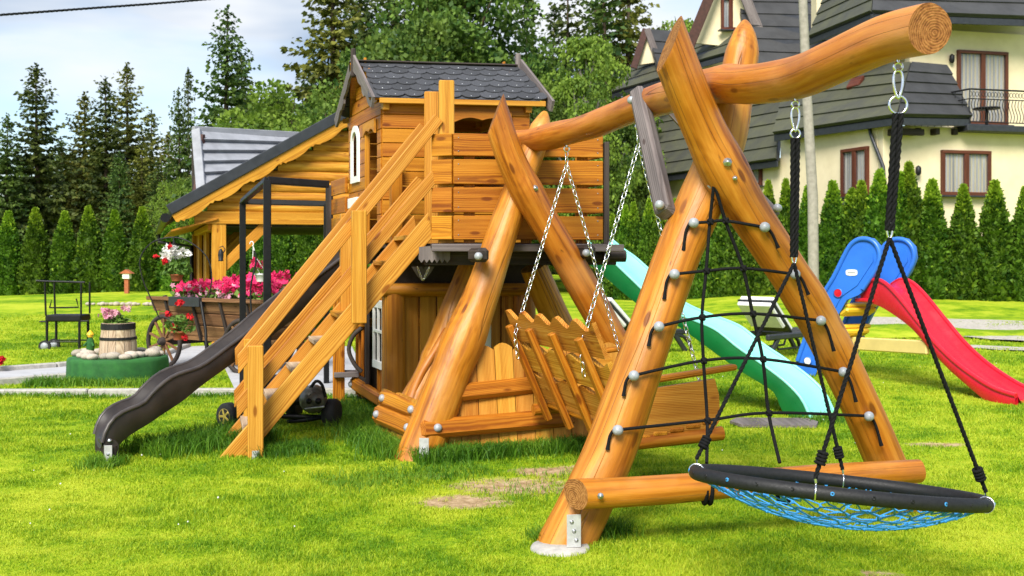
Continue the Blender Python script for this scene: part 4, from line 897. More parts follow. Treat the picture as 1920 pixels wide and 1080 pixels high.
# red and blue toy slide
rsl = thing('toy_slide', V(4.3, 12.6, 0), 'red plastic toy slide with blue ladder sides and yellow steps', 'slide')
P_, Q_ = (4.30, 12.8), (4.94, 11.1); wr = V(.94, .35, 0).normalized() * .40
rimpx = [(1622, 534), (1640, 524), (1661, 532), (1687, 559), (1720, 601), (1755, 644), (1791, 679), (1830, 708), (1866, 729), (1905, 742)]
lowpx = [(1612, 566), (1639, 570), (1668, 585), (1707, 614), (1739, 650), (1772, 686), (1804, 715), (1846, 750), (1872, 764), (1908, 768)]
near = resample([online(x, y, P_, Q_) for x, y in rimpx], 36); lowr = resample([online(x, y, P_, Q_) for x, y in lowpx], 36)
slide(rsl, 'toy', near, lowr, wr, .02, .10, 'red', 'red', 'red', .026)
P2, Q2 = (3.62, 13.45), (4.34, 12.75); wl = V(.50, .24, 0)
outl = [(1492, 690), (1500, 655), (1532, 570), (1562, 520), (1588, 470), (1602, 452), (1618, 444), (1638, 447), (1652, 462), (1655, 484), (1645, 510), (1622, 545), (1612, 553), (1590, 562), (1574, 590), (1560, 618), (1548, 655), (1530, 706), (1508, 702)]
pdir = (V(*Q2, 0) - V(*P2, 0)).normalized(); o3 = V(*P2, 0)
for off, nm in ((0, 'near'), (1, 'far')):
    poly = []
    for x, y in outl: q = online(x, y, P2, Q2); poly.append(((q - o3).dot(pdir), q.z))
    nrm = pdir.cross(UP); mb = MB(); mb.prism(poly, o3 + wl * off - nrm * .03, pdir, UP, nrm, .06, smooth=True); side = ob('ladder_side', mb, M['blue'], rsl)
    ring = [online(x, y, P2, Q2) + wl * off + nrm * .03 for x, y in [(1498, 676), (1535, 572), (1565, 520), (1590, 470), (1603, 454), (1618, 448), (1636, 451), (1648, 464), (1651, 484), (1642, 508), (1620, 542)]]
    mb = MB(); mb.tube(smooth_path(ring, [1] * len(ring), 4)[0], .03, 8); ob('raised_rim', mb, M['blue'], side)
    inset = [online(x, y, P2, Q2) for x, y in [(1548, 585), (1572, 530), (1604, 472), (1622, 462), (1638, 470), (1640, 490), (1610, 535), (1580, 556), (1560, 595)]]
    mb = MB(); mb.prism([((q - o3).dot(pdir), q.z) for q in inset], o3 + wl * off + nrm * .03, pdir, UP, nrm, .012, smooth=True); ob('raised_panel', mb, M['blue'], side)
    if off == 0:
        for x, y, r, mt in ((1575, 549, .060, 'red'), (1555, 590, .055, 'white'), (1518, 676, .055, 'white')):
            q = online(x, y, P2, Q2) + nrm * .03; mb = MB(); mb.lathe(q, [(r, 0), (r, .026), (r * .85, .028)], nrm, 14, cap=False); ob('hole_rim', mb, M['blue'], side); mb = MB(); mb.lathe(q, [(0, .026), (r * .86, .022)], nrm, 14, cap=False); o = ob('peg_end', mb, M[mt], side)
        q = online(1600, 511, P2, Q2) + nrm * .036; mb = MB(); mb.prism([(.075 * math.copysign(abs(math.cos(t)) ** .6, math.cos(t)), .038 * math.copysign(abs(math.sin(t)) ** .6, math.sin(t))) for t in [2 * math.pi * k / 20 for k in range(20)]], q, pdir, UP, nrm, .012); bdg = ob('badge', mb, M['white'], side); bdg['label'] = 'white oval badge'
        mb = MB(); mb.board(q - pdir * .05 + nrm * .0135, q + pdir * .05 + nrm * .0135, .012, .002, nrm, .0005); ob('badge_lettering', mb, M['bolt'], bdg)
for i, (x, y) in enumerate(((1578, 588), (1566, 628), (1546, 668), (1530, 696))):
    q = online(x, y, P2, Q2); mb = MB(); d = wl; rows = []
    mb.board(q + wl * .07 + V(-.03, -.06, .02), q + wl * .93 + V(-.03, -.06, .02), .06, .16, V(-.4, -1, .4), .02); mb.board(q + wl * .07 + V(0, 0, .10), q + wl * .93 + V(0, 0, .10), .16, .05, UP, .02); ob('step', mb, M['yellow'], rsl)
a = online(1560, 645, P2, Q2) + wl * .5; b = online(1735, 652, P_, Q_) + wr * .1; mb = MB(); mb.board(a, b, .06, .16, UP, .015); ob('brace_bar', mb, M['yellow_pale'], rsl)
a = online(1618, 560, P2, Q2); mb = MB(); mb.board(a + wl * .0 + V(0, 0, -.02), a + wl + V(0, 0, -.02), .3, .05, UP, .02); ob('platform', mb, M['red'], rsl)
# ================================================================== CHALET
gu = V(math.cos(R(14)), math.sin(R(14)), 0); gv = V(-.3584, .9336, 0); K = V(11.5, 33.0, 0)
ch_ = thing('chalet', V(K.x, K.y, 0), 'large cream chalet with steep grey tiled roofs and a balcony', 'house')
def HK(s, t, z): return K + gu * s + gv * t + V(0, 0, z)
def quad_wall(name, p, q, z0, z1, mat='cream', th=.3, nrm=None, parent=None):
    mb = MB(); c0 = V(p.x, p.y, (z0 + z1) / 2); c1 = V(q.x, q.y, (z0 + z1) / 2); n = nrm or (q - p).cross(UP); mb.board(c0, c1, z1 - z0, th, V(n.x, n.y, 0), .01); return ob(name, mb, M[mat], parent or ch_)
quad_wall('wall', HK(0, .15, 0), HK(9, .15, 0), 0, 5.55); quad_wall('wall', HK(.15, .3, 0), HK(.15, 5.4, 0), 0, 5.85); quad_wall('wall', HK(.15, 5.4, 0), HK(.15, 19, 0), 0, 5.0)
quad_wall('wall', HK(2.9, 2.6, 0), HK(9, 2.6, 0), 5.0, 9.2)
def window(p, ex, n, w, h, parent=None, mull=True, curtain=True):
    """p = lower left corner, ex along the wall, n outwards"""
    fw = .11; f = MB(); cc = p + ex * w / 2 + UP * h / 2
    f.board(p + UP * fw / 2, p + ex * w + UP * fw / 2, fw, .14, n, .01); f.board(p + UP * (h - fw / 2), p + ex * w + UP * (h - fw / 2), fw, .14, n, .01)
    for x in ([0 + fw / 2, w - fw / 2] + ([w / 2] if mull else [])): f.board(p + ex * x + UP * fw, p + ex * x + UP * (h - fw), fw * (1.5 if x == w / 2 else 1), .13, n, .01)
    fr_ = ob('window', f, M['mahogany'], ch_)
    for x0, x1 in ([(fw, w / 2 - fw * .7), (w / 2 + fw * .7, w - fw)] if mull else [(fw, w - fw)]):
        g = MB(); g.board(p + ex * x0 + UP * h / 2 + n * .01, p + ex * x1 + UP * h / 2 + n * .01, h - 2 * fw, .01, n, .001); ob('pane', g, M['glass'], fr_)
        if curtain:
            g = MB(); rows = [[], []]; k = 20
            for i in range(k + 1): q = p + ex * (x0 + (x1 - x0) * i / k) - n * (.045 + .025 * math.sin(i * 1.7)); rows[0].append(q + UP * fw); rows[1].append(q + UP * (h - fw))
            g.grid(rows); ob('curtain', g, M['curtain'], fr_)
    s = MB(); s.board(p - ex * .12 - UP * .03 + n * .05, p + ex * (w + .12) - UP * .03 + n * .05, .30, .05, UP, .01); ob('sill', s, M['anthracite'], fr_); return fr_
front_n = V(gu.y, -gu.x, 0); left_n = V(-gv.y, gv.x, 0)
def on_front(x, y, t=0.0): return online(x, y, (HK(0, t, 0).x, HK(0, t, 0).y), (HK(9, t, 0).x, HK(9, t, 0).y))
def on_left(x, y, s=0.0): return online(x, y, (HK(s, 0, 0).x, HK(s, 0, 0).y), (HK(s, 18, 0).x, HK(s, 18, 0).y))
p = on_front(1765, 366, -.05); q = on_front(1857, 366, -.05); window(p, gu, front_n, (q - p).length, 1.42)
p = on_left(1578, 370, -.05); q = on_left(1628, 370, -.05); window(p, -gv, left_n, (V(q.x, q.y, 0) - V(p.x, p.y, 0)).length, 1.55)
p = on_left(1388, 352, -.05); q = on_left(1428, 352, -.05); window(p, -gv, left_n, (V(q.x, q.y, 0) - V(p.x, p.y, 0)).length, 1.05)
p = on_left(1203, 372, -.05); q = on_left(1225, 372, -.05); window(p, -gv, left_n, (V(q.x, q.y, 0) - V(p.x, p.y, 0)).length, 1.0)
p = on_front(1795, 232, 2.40); q = on_front(1889, 232, 2.40); window(p, gu, front_n, (q - p).length, 2.52)
def courses(name, e0, e1, t0, t1, rows, mat, th=.065, fascia=True, over=.06):
    """tiled slope: eave e0-e1, top t0-t1, every course its own piece stepping over the one below"""
    nrm = (e1 - e0).cross(t0 - e0).normalized()
    if nrm.z < 0: nrm = -nrm
    mb = MB(); vs = [e0, e1, t1, t0]; lo = [p_ - nrm * .14 for p_ in vs]; mb.add(vs + lo, [[0, 1, 2, 3], [7, 6, 5, 4], [0, 4, 5, 1], [1, 5, 6, 2], [2, 6, 7, 3], [3, 7, 4, 0]]); roof = ob('roof', mb, M['anthracite'], ch_)
    for r in range(rows):
        f0, f1 = r / rows, (r + 1) / rows + .02; a, b = e0.lerp(t0, f0), e1.lerp(t1, f0); c, d = e1.lerp(t1, f1), e0.lerp(t0, f1); up0, up1 = nrm * (th + .01), nrm * .02
        m2 = MB(); m2.add([a + up0, b + up0, c + up1, d + up1, a + nrm * .012, b + nrm * .012], [[0, 1, 2, 3], [4, 5, 1, 0], [4, 0, 3], [5, 2, 1]]); o = ob('tile_course', m2, M[mat], roof)
    if fascia:
        m3 = MB(); m3.board(e0 - nrm * .07 - UP * .13, e1 - nrm * .07 - UP * .13, .22, .05, V((e1 - e0).y, -(e1 - e0).x, 0), .01); ob('gutter', m3, M['anthracite'], roof)
    return roof
rt = 'roof_tile'; rm = 'roof_moss'
E1 = at(1682, 216, 32.0); hip = at(1708, 118, 34.9)
courses('r1', E1, at(1822, 219, 33.3), hip, at(1776, 124, 35.5), 5, rt)
courses('r2', at(1450, 250, 37.6), E1, at(1478, 140, 40.5), hip, 5, rm)
courses('r3', at(1160, 340, 48.5), at(1456, 298, 37.6), at(1188, 205, 52.0), at(1470, 150, 41.5), 7, rm)
courses('r3b', at(1136, 312, 52.5), at(1190, 302, 51.5), at(1176, 222, 55.0), at(1205, 215, 54.0), 4, rm)
courses('r4', at(1146, 174, 49.0), at(1242, 146, 47.0), at(1186, 122, 51.0), at(1258, 98, 49.0), 3, rm)
courses('r4b', at(1240, 148, 47.0), at(1300, 150, 47.4), at(1212, 56, 49.5), at(1300, 64, 50.2), 4, rt)
courses('r5', at(1284, 122, 45.5), at(1392, 92, 43.2), at(1300, 84, 46.5), at(1378, 48, 44.6), 3, rm)
courses('r6', at(1408, 122, 42.0), at(1720, 136, 42.6), at(1372, -60, 46.0), at(1700, -60, 46.6), 8, rt)
courses('r7', at(1516, 70, 39.0), at(1634, 22, 34.6), at(1548, -10, 41.0), at(1644, -60, 37.0), 4, rm)
courses('r8', at(1634, 22, 34.6), at(1960, 34, 36.0), at(1644, -60, 37.0), at(1960, -60, 38.6), 4, rt)
# tall front gable with its window, barge boards and the small far dormer gable
def gable(apex, l, r_, mat='cream', th=.25):
    n = (r_ - l).cross(apex - l).normalized(); mb = MB(); vs = [l, r_, apex]; mb.add(vs + [p_ + n * th for p_ in vs], [[0, 1, 2], [5, 4, 3], [0, 3, 4, 1], [1, 4, 5, 2], [2, 5, 3, 0]]); return ob('gable_wall', mb, M[mat], ch_)
D5 = 44.5
gable(at(1366, -78, D5), at(1302, 82, D5 + .6), at(1438, 96, D5 - .4))
for p0, p1, mt in ((at(1356, -70, D5 - .7), at(1292, 88, D5 - .2), 'red_wood'), (at(1372, -70, D5 - .8), at(1446, 118, D5 - 1.0), 'grey_wood')):
    mb = MB(); mb.board(p0, p1, .42, .12, V(0, -1, 0), .02); ob('barge_board', mb, M[mt], ch_)
window(at(1352, 56, D5 - .25), V(.97, .1, 0).normalized(), V(.1, -1, 0), .82, 1.35)
D6 = 49.0
gable(at(1212, 64, D6), at(1194, 124, D6 + .2), at(1234, 118, D6 - .2))
for p0, p1, mt in ((at(1211, 54, D6 - .4), at(1188, 128, D6 - .3), 'red_wood'), (at(1213, 54, D6 - .4), at(1242, 136, D6 - .5), 'grey_wood')):
    mb = MB(); mb.board(p0, p1, .30, .12, V(0, -1, 0), .02); ob('barge_board', mb, M[mt], ch_)
# bodies behind the roofs
def blockbox(name, x0, x1, y0, y1, D, th, mat):
    a, b = at(x0, y0, D), at(x1, y1, D); mb = MB(); mb.board(V(a.x, D + th / 2, (a.z + b.z) / 2), V(b.x, D + th / 2, (a.z + b.z) / 2), abs(a.z - b.z), th, V(0, -1, 0), .01); ob(name, mb, M[mat], ch_)
blockbox('upper_wall', 1290, 1560, 70, 175, 46.5, .3, 'cream'); blockbox('upper_wall', 1200, 1300, 100, 210, 51.5, .3, 'cream'); blockbox('upper_wall', 1640, 1980, 15, 130, 37.5, .3, 'cream')
# rafter ends under the eaves
for i in range(7): 
    f = (i + .5) / 7; a = E1.lerp(at(1450, 250, 37.6), f) + V(.4, .3, -.42); mb = MB(); mb.board(a, a + V(.9, .2, .0), .16, .2, UP, .02); ob('rafter_end', mb, M['dark_wood'], ch_)
for i in range(4):
    a = E1.lerp(at(1822, 219, 33.3), (i + .4) / 4) + V(0, .35, -.42); mb = MB(); mb.board(a, a + V(-.2, .9, .0), .16, .2, UP, .02); ob('rafter_end', mb, M['dark_wood'], ch_)
# roof window, chimney, downpipe, lamps
p = at(1592, 158, 36.2); mb = MB(); mb.board(p, p + V(.3, -.4, .05), .5, .12, V(-.5, -.5, .7), .02); ob('roof_window', mb, M['mahogany'], ch_)
mb = MB(); a = at(1545, 4, 42.0); mb.board(a + V(0, 0, -1.2), a + V(0, 0, 1.6), .8, .8, V(0, -1, 0), .02); ob('chimney', mb, M['cream'], ch_)
mb = MB(); mb.tube([on_left(1630, 238, -.1), on_left(1632, 250, -.1), on_front(1656, 312, -.12), on_front(1660, 380, -.12)], .055, 8); ob('downpipe', mb, M['anthracite'], ch_)
for q in (on_front(1722, 320, -.15), on_front(1785, 110, 2.35)): mb = MB(); mb.lathe(q, [(.04, -.15), (.09, -.08), (.09, .10), (.02, .16)], UP, 8); ob('wall_lamp', mb, M['iron'], ch_)
# balcony
b0, b1 = on_front(1818, 240, -.4), on_front(1985, 248, -.4); bz = b0.z; 
mb = MB(); d = (V(b1.x, b1.y, 0) - V(b0.x, b0.y, 0)); mb.board(V(b0.x, b0.y, bz) + gv * 1.2, V(b1.x, b1.y, bz) + gv * 1.2, 2.6, .20, UP, .02); balc = ob('balcony_floor', mb, M['anthracite'], ch_)
rl = MB(); q0, q1 = V(b0.x, b0.y, bz + .10), V(b1.x, b1.y, bz + .10); rl.tube([q0 + UP * 1.12, q1 + UP * 1.12], .03, 6); rl.tube([q0 + UP * .82, q1 + UP * .82], .018, 5); rl.tube([q0 + UP * .10, q1 + UP * .10], .018, 5)
for i in range(30):
    c = q0.lerp(q1, i / 29); rl.tube([c + UP * (.1 + .72 * k / 8) + gu * (.05 * math.sin(k / 8 * 2 * math.pi)) for k in range(9)], .012, 5); rl.tube([c + gu * .04 + UP * (.97 + .08 * math.cos(a)) + gu * (.05 * math.sin(a)) for a in [2 * math.pi * k / 8 for k in range(8)]], .010, 4, closed=True)
for s_ in (q0,): rl.tube([s_ + UP * 1.12, s_ + gv * 2.4 + UP * 1.12], .03, 6); rl.tube([s_ + UP * .82, s_ + gv * 2.4 + UP * .82], .018, 5)
for i in range(9): c = q0 + gv * (2.4 * i / 8); rl.tube([c + UP * .05, c + UP * 1.12], .014, 5)
ob('railing', rl, M['iron'], balc)
mb = MB(); c = on_front(1850, 236, .8); c.z = bz + .1
mb.lathe(c, [(.05, 0), (.05, .7), (.42, .70), (.42, .74), (0, .74)], UP, 14); tag(ob('balcony_table', mb, M['iron'], org=c), 'small black round table on the chalet balcony', 'table')

# ================================================================== UTILITY POLE and wire
pb = at(1524, 372, 29.5); mb = MB(); mb.tube([V(pb.x + .03, pb.y, -.05), pb, at(1513, 180, 29.5), at(1505, -10, 29.5), at(1502, -90, 29.5)], [.15, .145, .135, .12, .11], 12); tag(ob('utility_pole', mb, M['pole'], org=V(pb.x, pb.y, 0)), 'tall leaning pale utility pole before the chalet', 'pole')
mb = MB(); P = [at(-60, 33, 20), at(0, 28, 20.4), at(150, 17, 21.5), at(300, 6, 22.6), at(440, -6, 23.6), at(560, -18, 24.5)]; rope(mb, smooth_path(P, [1] * 6, 4)[0], .026, .3, 3); tag(ob('overhead_cable', mb, M['black'], org=P[0]), 'dark overhead cable crossing the sky at upper left', 'cable')

# ================================================================== PAVILION
pu = V(math.cos(R(19)), math.sin(R(19)), 0); pv = V(-pu.y, pu.x, 0)
EV = at(322, 402, 17.0); pav = thing('timber_pavilion', V(EV.x, EV.y, 0), 'open timber pavilion with scalloped gable and dark roof behind the cart', 'pavilion')
def PV(s, t, z): return V(EV.x, EV.y, 0) + pu * s + pv * t + V(0, 0, z)
EZ = EV.z; SLP = .60; HALF = 3.9; RZ = EZ + HALF * SLP; LEN = 8.0
def pb_(name, p, q, w, t, n, mat='pav_wood', **k): mb = MB(); mb.board(p, q, w, t, n, **k); return ob(name, mb, M[mat], pav)
for sg in (0, 1):
    e = 0 if sg == 0 else 2 * HALF; rf = pb_('roof', PV(HALF / 2 if sg == 0 else HALF + 1.1, -.1, (EZ + RZ) / 2 + .05 if sg == 0 else RZ - 1.1 * SLP + .05), PV(HALF / 2 if sg == 0 else HALF + 1.1, LEN, (EZ + RZ) / 2 + .05 if sg == 0 else RZ - 1.1 * SLP + .05), math.hypot(1, SLP) * (HALF if sg == 0 else 2.2), .10, V(pu.x * (-SLP if sg == 0 else SLP), pu.y * (-SLP if sg == 0 else SLP), 1), 'anthracite')
d = (PV(HALF, 0, RZ) - PV(0, 0, EZ)); L_ = d.length; d.normalize(); dn = (UP - d * UP.dot(d)).normalized()
low = []
for k in range(121):
    x = L_ * k / 120; ph = (x / .62) % 1; low.append((x, -.12 - .06 * abs(math.sin(math.pi * ph)) - (.02 * math.sin(ph * 40) if ph < .25 else 0)))
mb = MB(); mb.prism(low + [(L_, .0), (0, .0)], PV(0, -.13, EZ - .02), d, dn, -pv, .04, along=0); ob('barge_board', mb, M['pav_wood'], pav)
mb = MB(); mb.board(PV(-.05, -.16, EZ + .06), PV(HALF, -.16, RZ + .06), .17, .08, pv, .01); ob('roof_edge', mb, M['anthracite'], pav)
mb = MB(); mb.tube([PV(-.10, -.15, EZ - .06), PV(-.10, LEN, EZ - .10)], .075, 10); mb.tube([PV(-.10, LEN - .1, EZ - .12), PV(-.10, LEN - .1, EZ - .35), PV(.6, LEN - .6, EZ - .45), PV(.6, LEN - .6, 0)], .05, 8); ob('gutter', mb, M['black'], pav)
mb = MB(); mb.board(PV(.35, -.05, EZ - .16), PV(.35, LEN, EZ - .16), .75, .03, V(-.3, 0, 1), .005); ob('soffit', mb, M['pav_wood'], pav)
z = zb_ = at(410, 414, 17.3).z + .22; i = 0
while z < RZ - .3:
    x0 = max(.55, (z - EZ + .10) / SLP + .12); mb = MB(); mb.tube([PV(x0, .1, z), PV(HALF, .1, z)], .085, 10, flat=1.25); ob('gable_log', mb, M['pav_wood'], pav); z += .175; i += 1
zb = at(410, 414, 17.3).z
pb_('tie_beam', PV(.35, .1, zb + .05), PV(HALF, .1, zb + .05), .22, .2, UP)
pb_('ceiling', PV(.6, 4, zb - .05), PV(HALF + 2, 4, zb - .05), LEN - 1, .05, UP, 'dark_wood')
for t in (.12, 2.6, 5.2, 7.6): pb_('post', PV(.73, t, -.05), PV(.73, t, zb + .02), .22, .22, pu); pb_('brace', PV(.80, t, zb - .75), PV(1.52, t, zb - .02), .16, .14, pv)
for k in range(26): pb_('wall_plank', PV(.80, 1.2 + k * .25, -.05), PV(.80, 1.2 + k * .25, zb), .245, .04, pu, 'old_wood')  # plank wall added behind the posts for a dark background under the eave
for t0, t1 in ((.12, 2.6), (2.6, 5.2)): pb_('side_board', PV(.66, t0, zb - .1), PV(.66, t1, zb - .1), .2, .1, UP); pb_('side_panel', PV(.66, t1 - .35, .9), PV(.66, t1 - .35, zb - .1), .5, .06, pu)
# its dormer with light grey tiles
dr0, dr1 = at(372, 247, 19.0), at(560, 257, 20.6); dm = pb_('dormer_core', at(378, 320, 19.6), at(560, 330, 21.0), 1.1, .8, V(0, -1, 0), 'dark_wood')
e0, e1 = at(384, 372, 18.1), at(560, 352, 19.6); n = 6
for k in range(n):
    f0, f1 = k / n, (k + 1) / n + .03; a, b, c, dd = e0.lerp(dr0, f0), e1.lerp(dr1, f0), e1.lerp(dr1, f1), e0.lerp(dr0, f1); nr = (b - a).cross(dd - a).normalized(); nr = nr if nr.y < 0 else -nr
    mb = MB(); mb.add([a + nr * .10, b + nr * .10, c + nr * .015, dd + nr * .015, a, b], [[0, 1, 2, 3], [4, 5, 1, 0]]); ob('tile_course', mb, M['pav_tile'], dm)
mb = MB(); mb.board(e0 + V(-.02, -.08, 0), dr0 + V(-.02, -.05, .02), .16, .10, V(0, -1, 0), .01); mb.board(dr0 + V(-.08, -.05, .03), dr1 + V(0, -.05, .03), .12, .10, V(0, -1, 0), .01); ob('verge', mb, M['pav_tile'], dm)
mb = MB(); mb.prism([(0, 0), (.25, .0), (.28, 1.05), (.22, 1.05)], at(366, 362, 18.6), V(.6, 1.6, 0).normalized(), UP, V(-1, .3, 0), .05); ob('dormer_cheek', mb, M['red_wood'], dm)
# lantern on its post
c = at(414, 478, 16.9); mb = MB(); mb.lathe(c, [(.035, -.10), (.045, -.09), (.035, -.08), (.045, 0), (.035, .06), (.01, .10)], UP, 10); mb.tube([c + V(.04, 0, .03), c + V(.07, 0, .09), c + V(.03, 0, .14), c + V(-.02, 0, .12)], .008, 6); tag(ob('lantern', mb, M['iron'], org=c), 'small dark lantern hanging on the pavilion post', 'lantern')

# ================================================================== BLACK STEEL FRAME between pavilion and tower
bf = thing('steel_frame', V(-2.45, 10.7, 0), 'black square steel frame with two posts beside the play tower', 'steel frame')
A_, B_, C_, D_ = at(501, 338, 10.7), at(455, 378, 12.3), at(616, 346, 11.0), at(612, 382, 12.4)
zt = A_.z
for nm, p, q, w in (('post', V(A_.x, A_.y, -.03), A_, .075), ('post', V(B_.x, B_.y, -.03), V(B_.x, B_.y, B_.z), .07), ('rail', A_, C_, .07), ('rail', B_, D_, .06), ('end_rail', B_, A_, .06), ('post', V(D_.x, D_.y, -.03), D_, .06)):
    mb = MB(); mb.board(p, q, w, w, V(.3, -1, .1), .006); ob(nm, mb, M['black'], bf)

# ================================================================== FLOWER CART
ca = V(.82, -.57, 0).normalized(); ce = V(.57, .82, 0).normalized(); cw = V(-4.40, 14.72, 0)
cart = thing('flower_cart', cw, 'old brown wooden farm cart with spoked wheels filled with flowers', 'cart')
def CT(l, w, z): return cw + ca * l + ce * w + V(0, 0, z)
wm = MB(); r0 = .335
wm.tube([V(math.cos(t) * r0, 0, math.sin(t) * r0) for t in [2 * math.pi * k / 28 for k in range(28)]], .030, 8, closed=True)
RIM = mesh_from('wheel_rim', wm, M['dark_wood']); sp_ = MB()
sp_.board(V(0, 0, .03), V(0, 0, r0), .032, .03, V(0, 1, 0), .004); SPK = mesh_from('spoke', sp_, M['old_wood']); hb_ = MB(); hb_.lathe(V(0, -.09, 0), [(.03, 0), (.05, .02), (.062, .09), (.05, .16), (.03, .18)], V(0, 1, 0), 12); HUB = mesh_from('hub', hb_, M['dark_wood'])
ang = math.atan2(ca.y, ca.x)
for l, w in ((0, -.48), (0, .48), (1.55, -.48), (1.55, .48)):
    c = CT(l, w, r0 + .02); hub = piece('wheel', HUB, cart, c, (0, 0, ang)); 
    for me_, nm, n in ((RIM, 'rim', 1), (SPK, 'spoke', 10)):
        for k in range(n):
            o = bpy.data.objects.new(nm, me_); C.objects.link(o); o.parent = hub; o.rotation_euler = (0, 2 * math.pi * k / max(1, n), 0)
for l in (0, 1.55): mb = MB(); mb.board(CT(l, -.46, .34), CT(l, .46, .34), .08, .08, UP); ob('axle', mb, M['dark_wood'], cart)
mb = MB(); mb.board(CT(-.2, 0, .40), CT(1.8, 0, .40), .6, .05, UP); ob('floor', mb, M['old_wood'], cart)
for sg in (-1, 1):
    for r in range(3):
        z0 = .42 + r * .165; o0 = .30 + r * .055; e_ = .10 + r * .09
        mb = MB(); mb.board(CT(-e_ - .05, sg * o0, z0 + .08), CT(1.6 + e_, sg * o0, z0 + .08), .16, .03, ce * sg + V(0, 0, -.34), .006); ob('side_plank', mb, M['old_wood'], cart)
    for l in (.0, .55, 1.1, 1.6): mb = MB(); mb.board(CT(l, sg * .30, .38), CT(l, sg * .47, .97), .05, .04, ca, .005); ob('stake', mb, M['dark_wood'], cart)
    mb = MB(); mb.board(CT(-.36, sg * .47, .93), CT(1.9, sg * .47, .93), .06, .05, UP); ob('top_rail', mb, M['old_wood'], cart)
for l0, sgn in ((-.12, -1), (1.68, 1)):
    for r in range(3):
        z0 = .42 + r * .165; l = l0 + sgn * r * .085; w = .30 + r * .055; mb = MB(); mb.board(CT(l, -w, z0 + .08), CT(l, w, z0 + .08), .16, .03, ca * sgn + V(0, 0, -.5), .006); ob('end_plank', mb, M['old_wood'], cart)
mb = MB(); mb.board(CT(.18, -.50, .90), CT(.80, -.50, .90), .10, .12, UP); ob('trough_box', mb, M['anthracite'], cart)
mb = MB(); mb.tube([CT(.78, -.50, .92), CT(.95, -.56, .55), CT(1.0, -.58, .12)], .02, 6); ob('iron_stay', mb, M['iron'], cart)

# ---- flowers: leaves and blossoms scattered over a mound
def tuft_mesh(pts, size, kind, rnd=random):
    mb = MB(); vs, fs = [], []
    for p in pts:
        p = Vector(p); s = size * rnd.uniform(.6, 1.3); n = Vector((rnd.gauss(0, 1), rnd.gauss(0, 1) - .5, rnd.gauss(0, 1) + .6)).normalized(); e = n.orthogonal().normalized(); e.rotate(Matrix.Rotation(rnd.uniform(0, 6.28), 3, n)); b = n.cross(e); o = len(vs)
        if kind == 'leaf': vs += [p - e * s, p + b * s * .5 + n * s * .15, p + e * s, p - b * s * .5 + n * s * .15]; fs += [[o, o + 3, o + 2, o + 1]]
        else:
            vs.append(p + n * s * .12); m = 5
            for k in range(m * 2): a = math.pi * k / m; rr = s * (1 if k % 2 == 0 else .62); vs.append(p + (e * math.cos(a) + b * math.sin(a)) * rr + n * (s * .3 if k % 2 == 0 else 0))
            fs += [[o, o + 1 + k, o + 1 + (k + 1) % (2 * m)] for k in range(2 * m)]
    mb.add(vs, fs); return mb
def ell(n, c, a, b, h, top=True):
    out = []
    while len(out) < n:
        q = Vector((random.uniform(-1, 1), random.uniform(-1, 1), random.uniform(0 if top else -1, 1)))
        if .35 < q.length <= 1: out.append(V(*c) + Vector(a) * q.x + Vector(b) * q.y + V(0, 0, h * q.z))
    return out
fl = thing('pink_flower_mound', CT(.9, 0, .8), 'broad mound of magenta petunias growing in the cart', 'flowers')
P = []
for k in range(9): l = -.05 + .22 * k; P += ell(130, CT(l, 0, .88), ca * .26, ce * .42, .20 + .10 * k / 8)
ob('foliage', tuft_mesh(P, .055, 'leaf'), M['leaf'], fl); P = []
for k in range(9): l = .02 + .22 * k; h = .27 + .15 * k / 8; P += [p_ for p_ in ell(120, CT(l, 0, .90), ca * .26, ce * .44, h) if p_.z > .98 + random.uniform(0, .1)]
ob('blossoms', tuft_mesh(P, .050, 'flower'), M['pink'], fl)
P = [p_ for k in range(6) for p_ in ell(14, CT(.1 + .25 * k, -.2, .90), ca * .3, ce * .3, .25)]; ob('pale_blossoms', tuft_mesh(P, .035, 'flower'), M['rose'], fl)
hoopc = thing('wire_arch', gnd(292, 690) * 1.0, 'thin black wire hoop arching over the cart end', 'wire arch')
cpx = [(300, 600), (283, 560), (268, 525), (262, 492), (270, 470), (290, 452), (320, 445), (345, 449), (372, 465), (391, 488), (397, 520), (392, 555), (380, 600)]
P = [at(x, y, 14.0) for x, y in cpx]; mb = MB(); mb.tube(smooth_path(P, [1] * len(P), 4)[0], .009, 6); ob('wire', mb, M['iron'], hoopc)
hoopc.location = V(P[0].x, P[0].y, P[0].z); hoopc.children[0].location = -hoopc.location + gnd(292, 690)
def pot(name, c, r, h, mat, label, leafc, cols, spread, group=None, hang=None):
    root = thing(name, c, label, 'flower pot', group); mb = MB(); mb.lathe(c, [(r * .68, 0), (r * .95, h * .8), (r * 1.08, h * .82), (r * 1.08, h), (r * .9, h), (r * .85, h * .8), (0, h * .78)], UP, 16); ob('pot', mb, M[mat], root)
    ob('foliage', tuft_mesh(ell(leafc, c + V(0, 0, h), V(spread, 0, 0), V(0, spread, 0), spread * 1.1), spread * .20, 'leaf'), M['leaf'], root)
    for nm, m_, off, n, sp, s in cols: ob(nm, tuft_mesh(ell(n, c + V(0, 0, h) + Vector(off), V(sp, 0, 0), V(0, sp, 0), sp * .8, False), s, 'flower'), M[m_], root)
    if hang:
        mb = MB()
        for dx in (-1, 0, 1): mb.tube([c + V(dx * r, (abs(dx) - .5) * r, h), hang], .004, 5)
        ob('hanger', mb, M['iron'], root)
    return root
c = at(331, 527, 13.9)
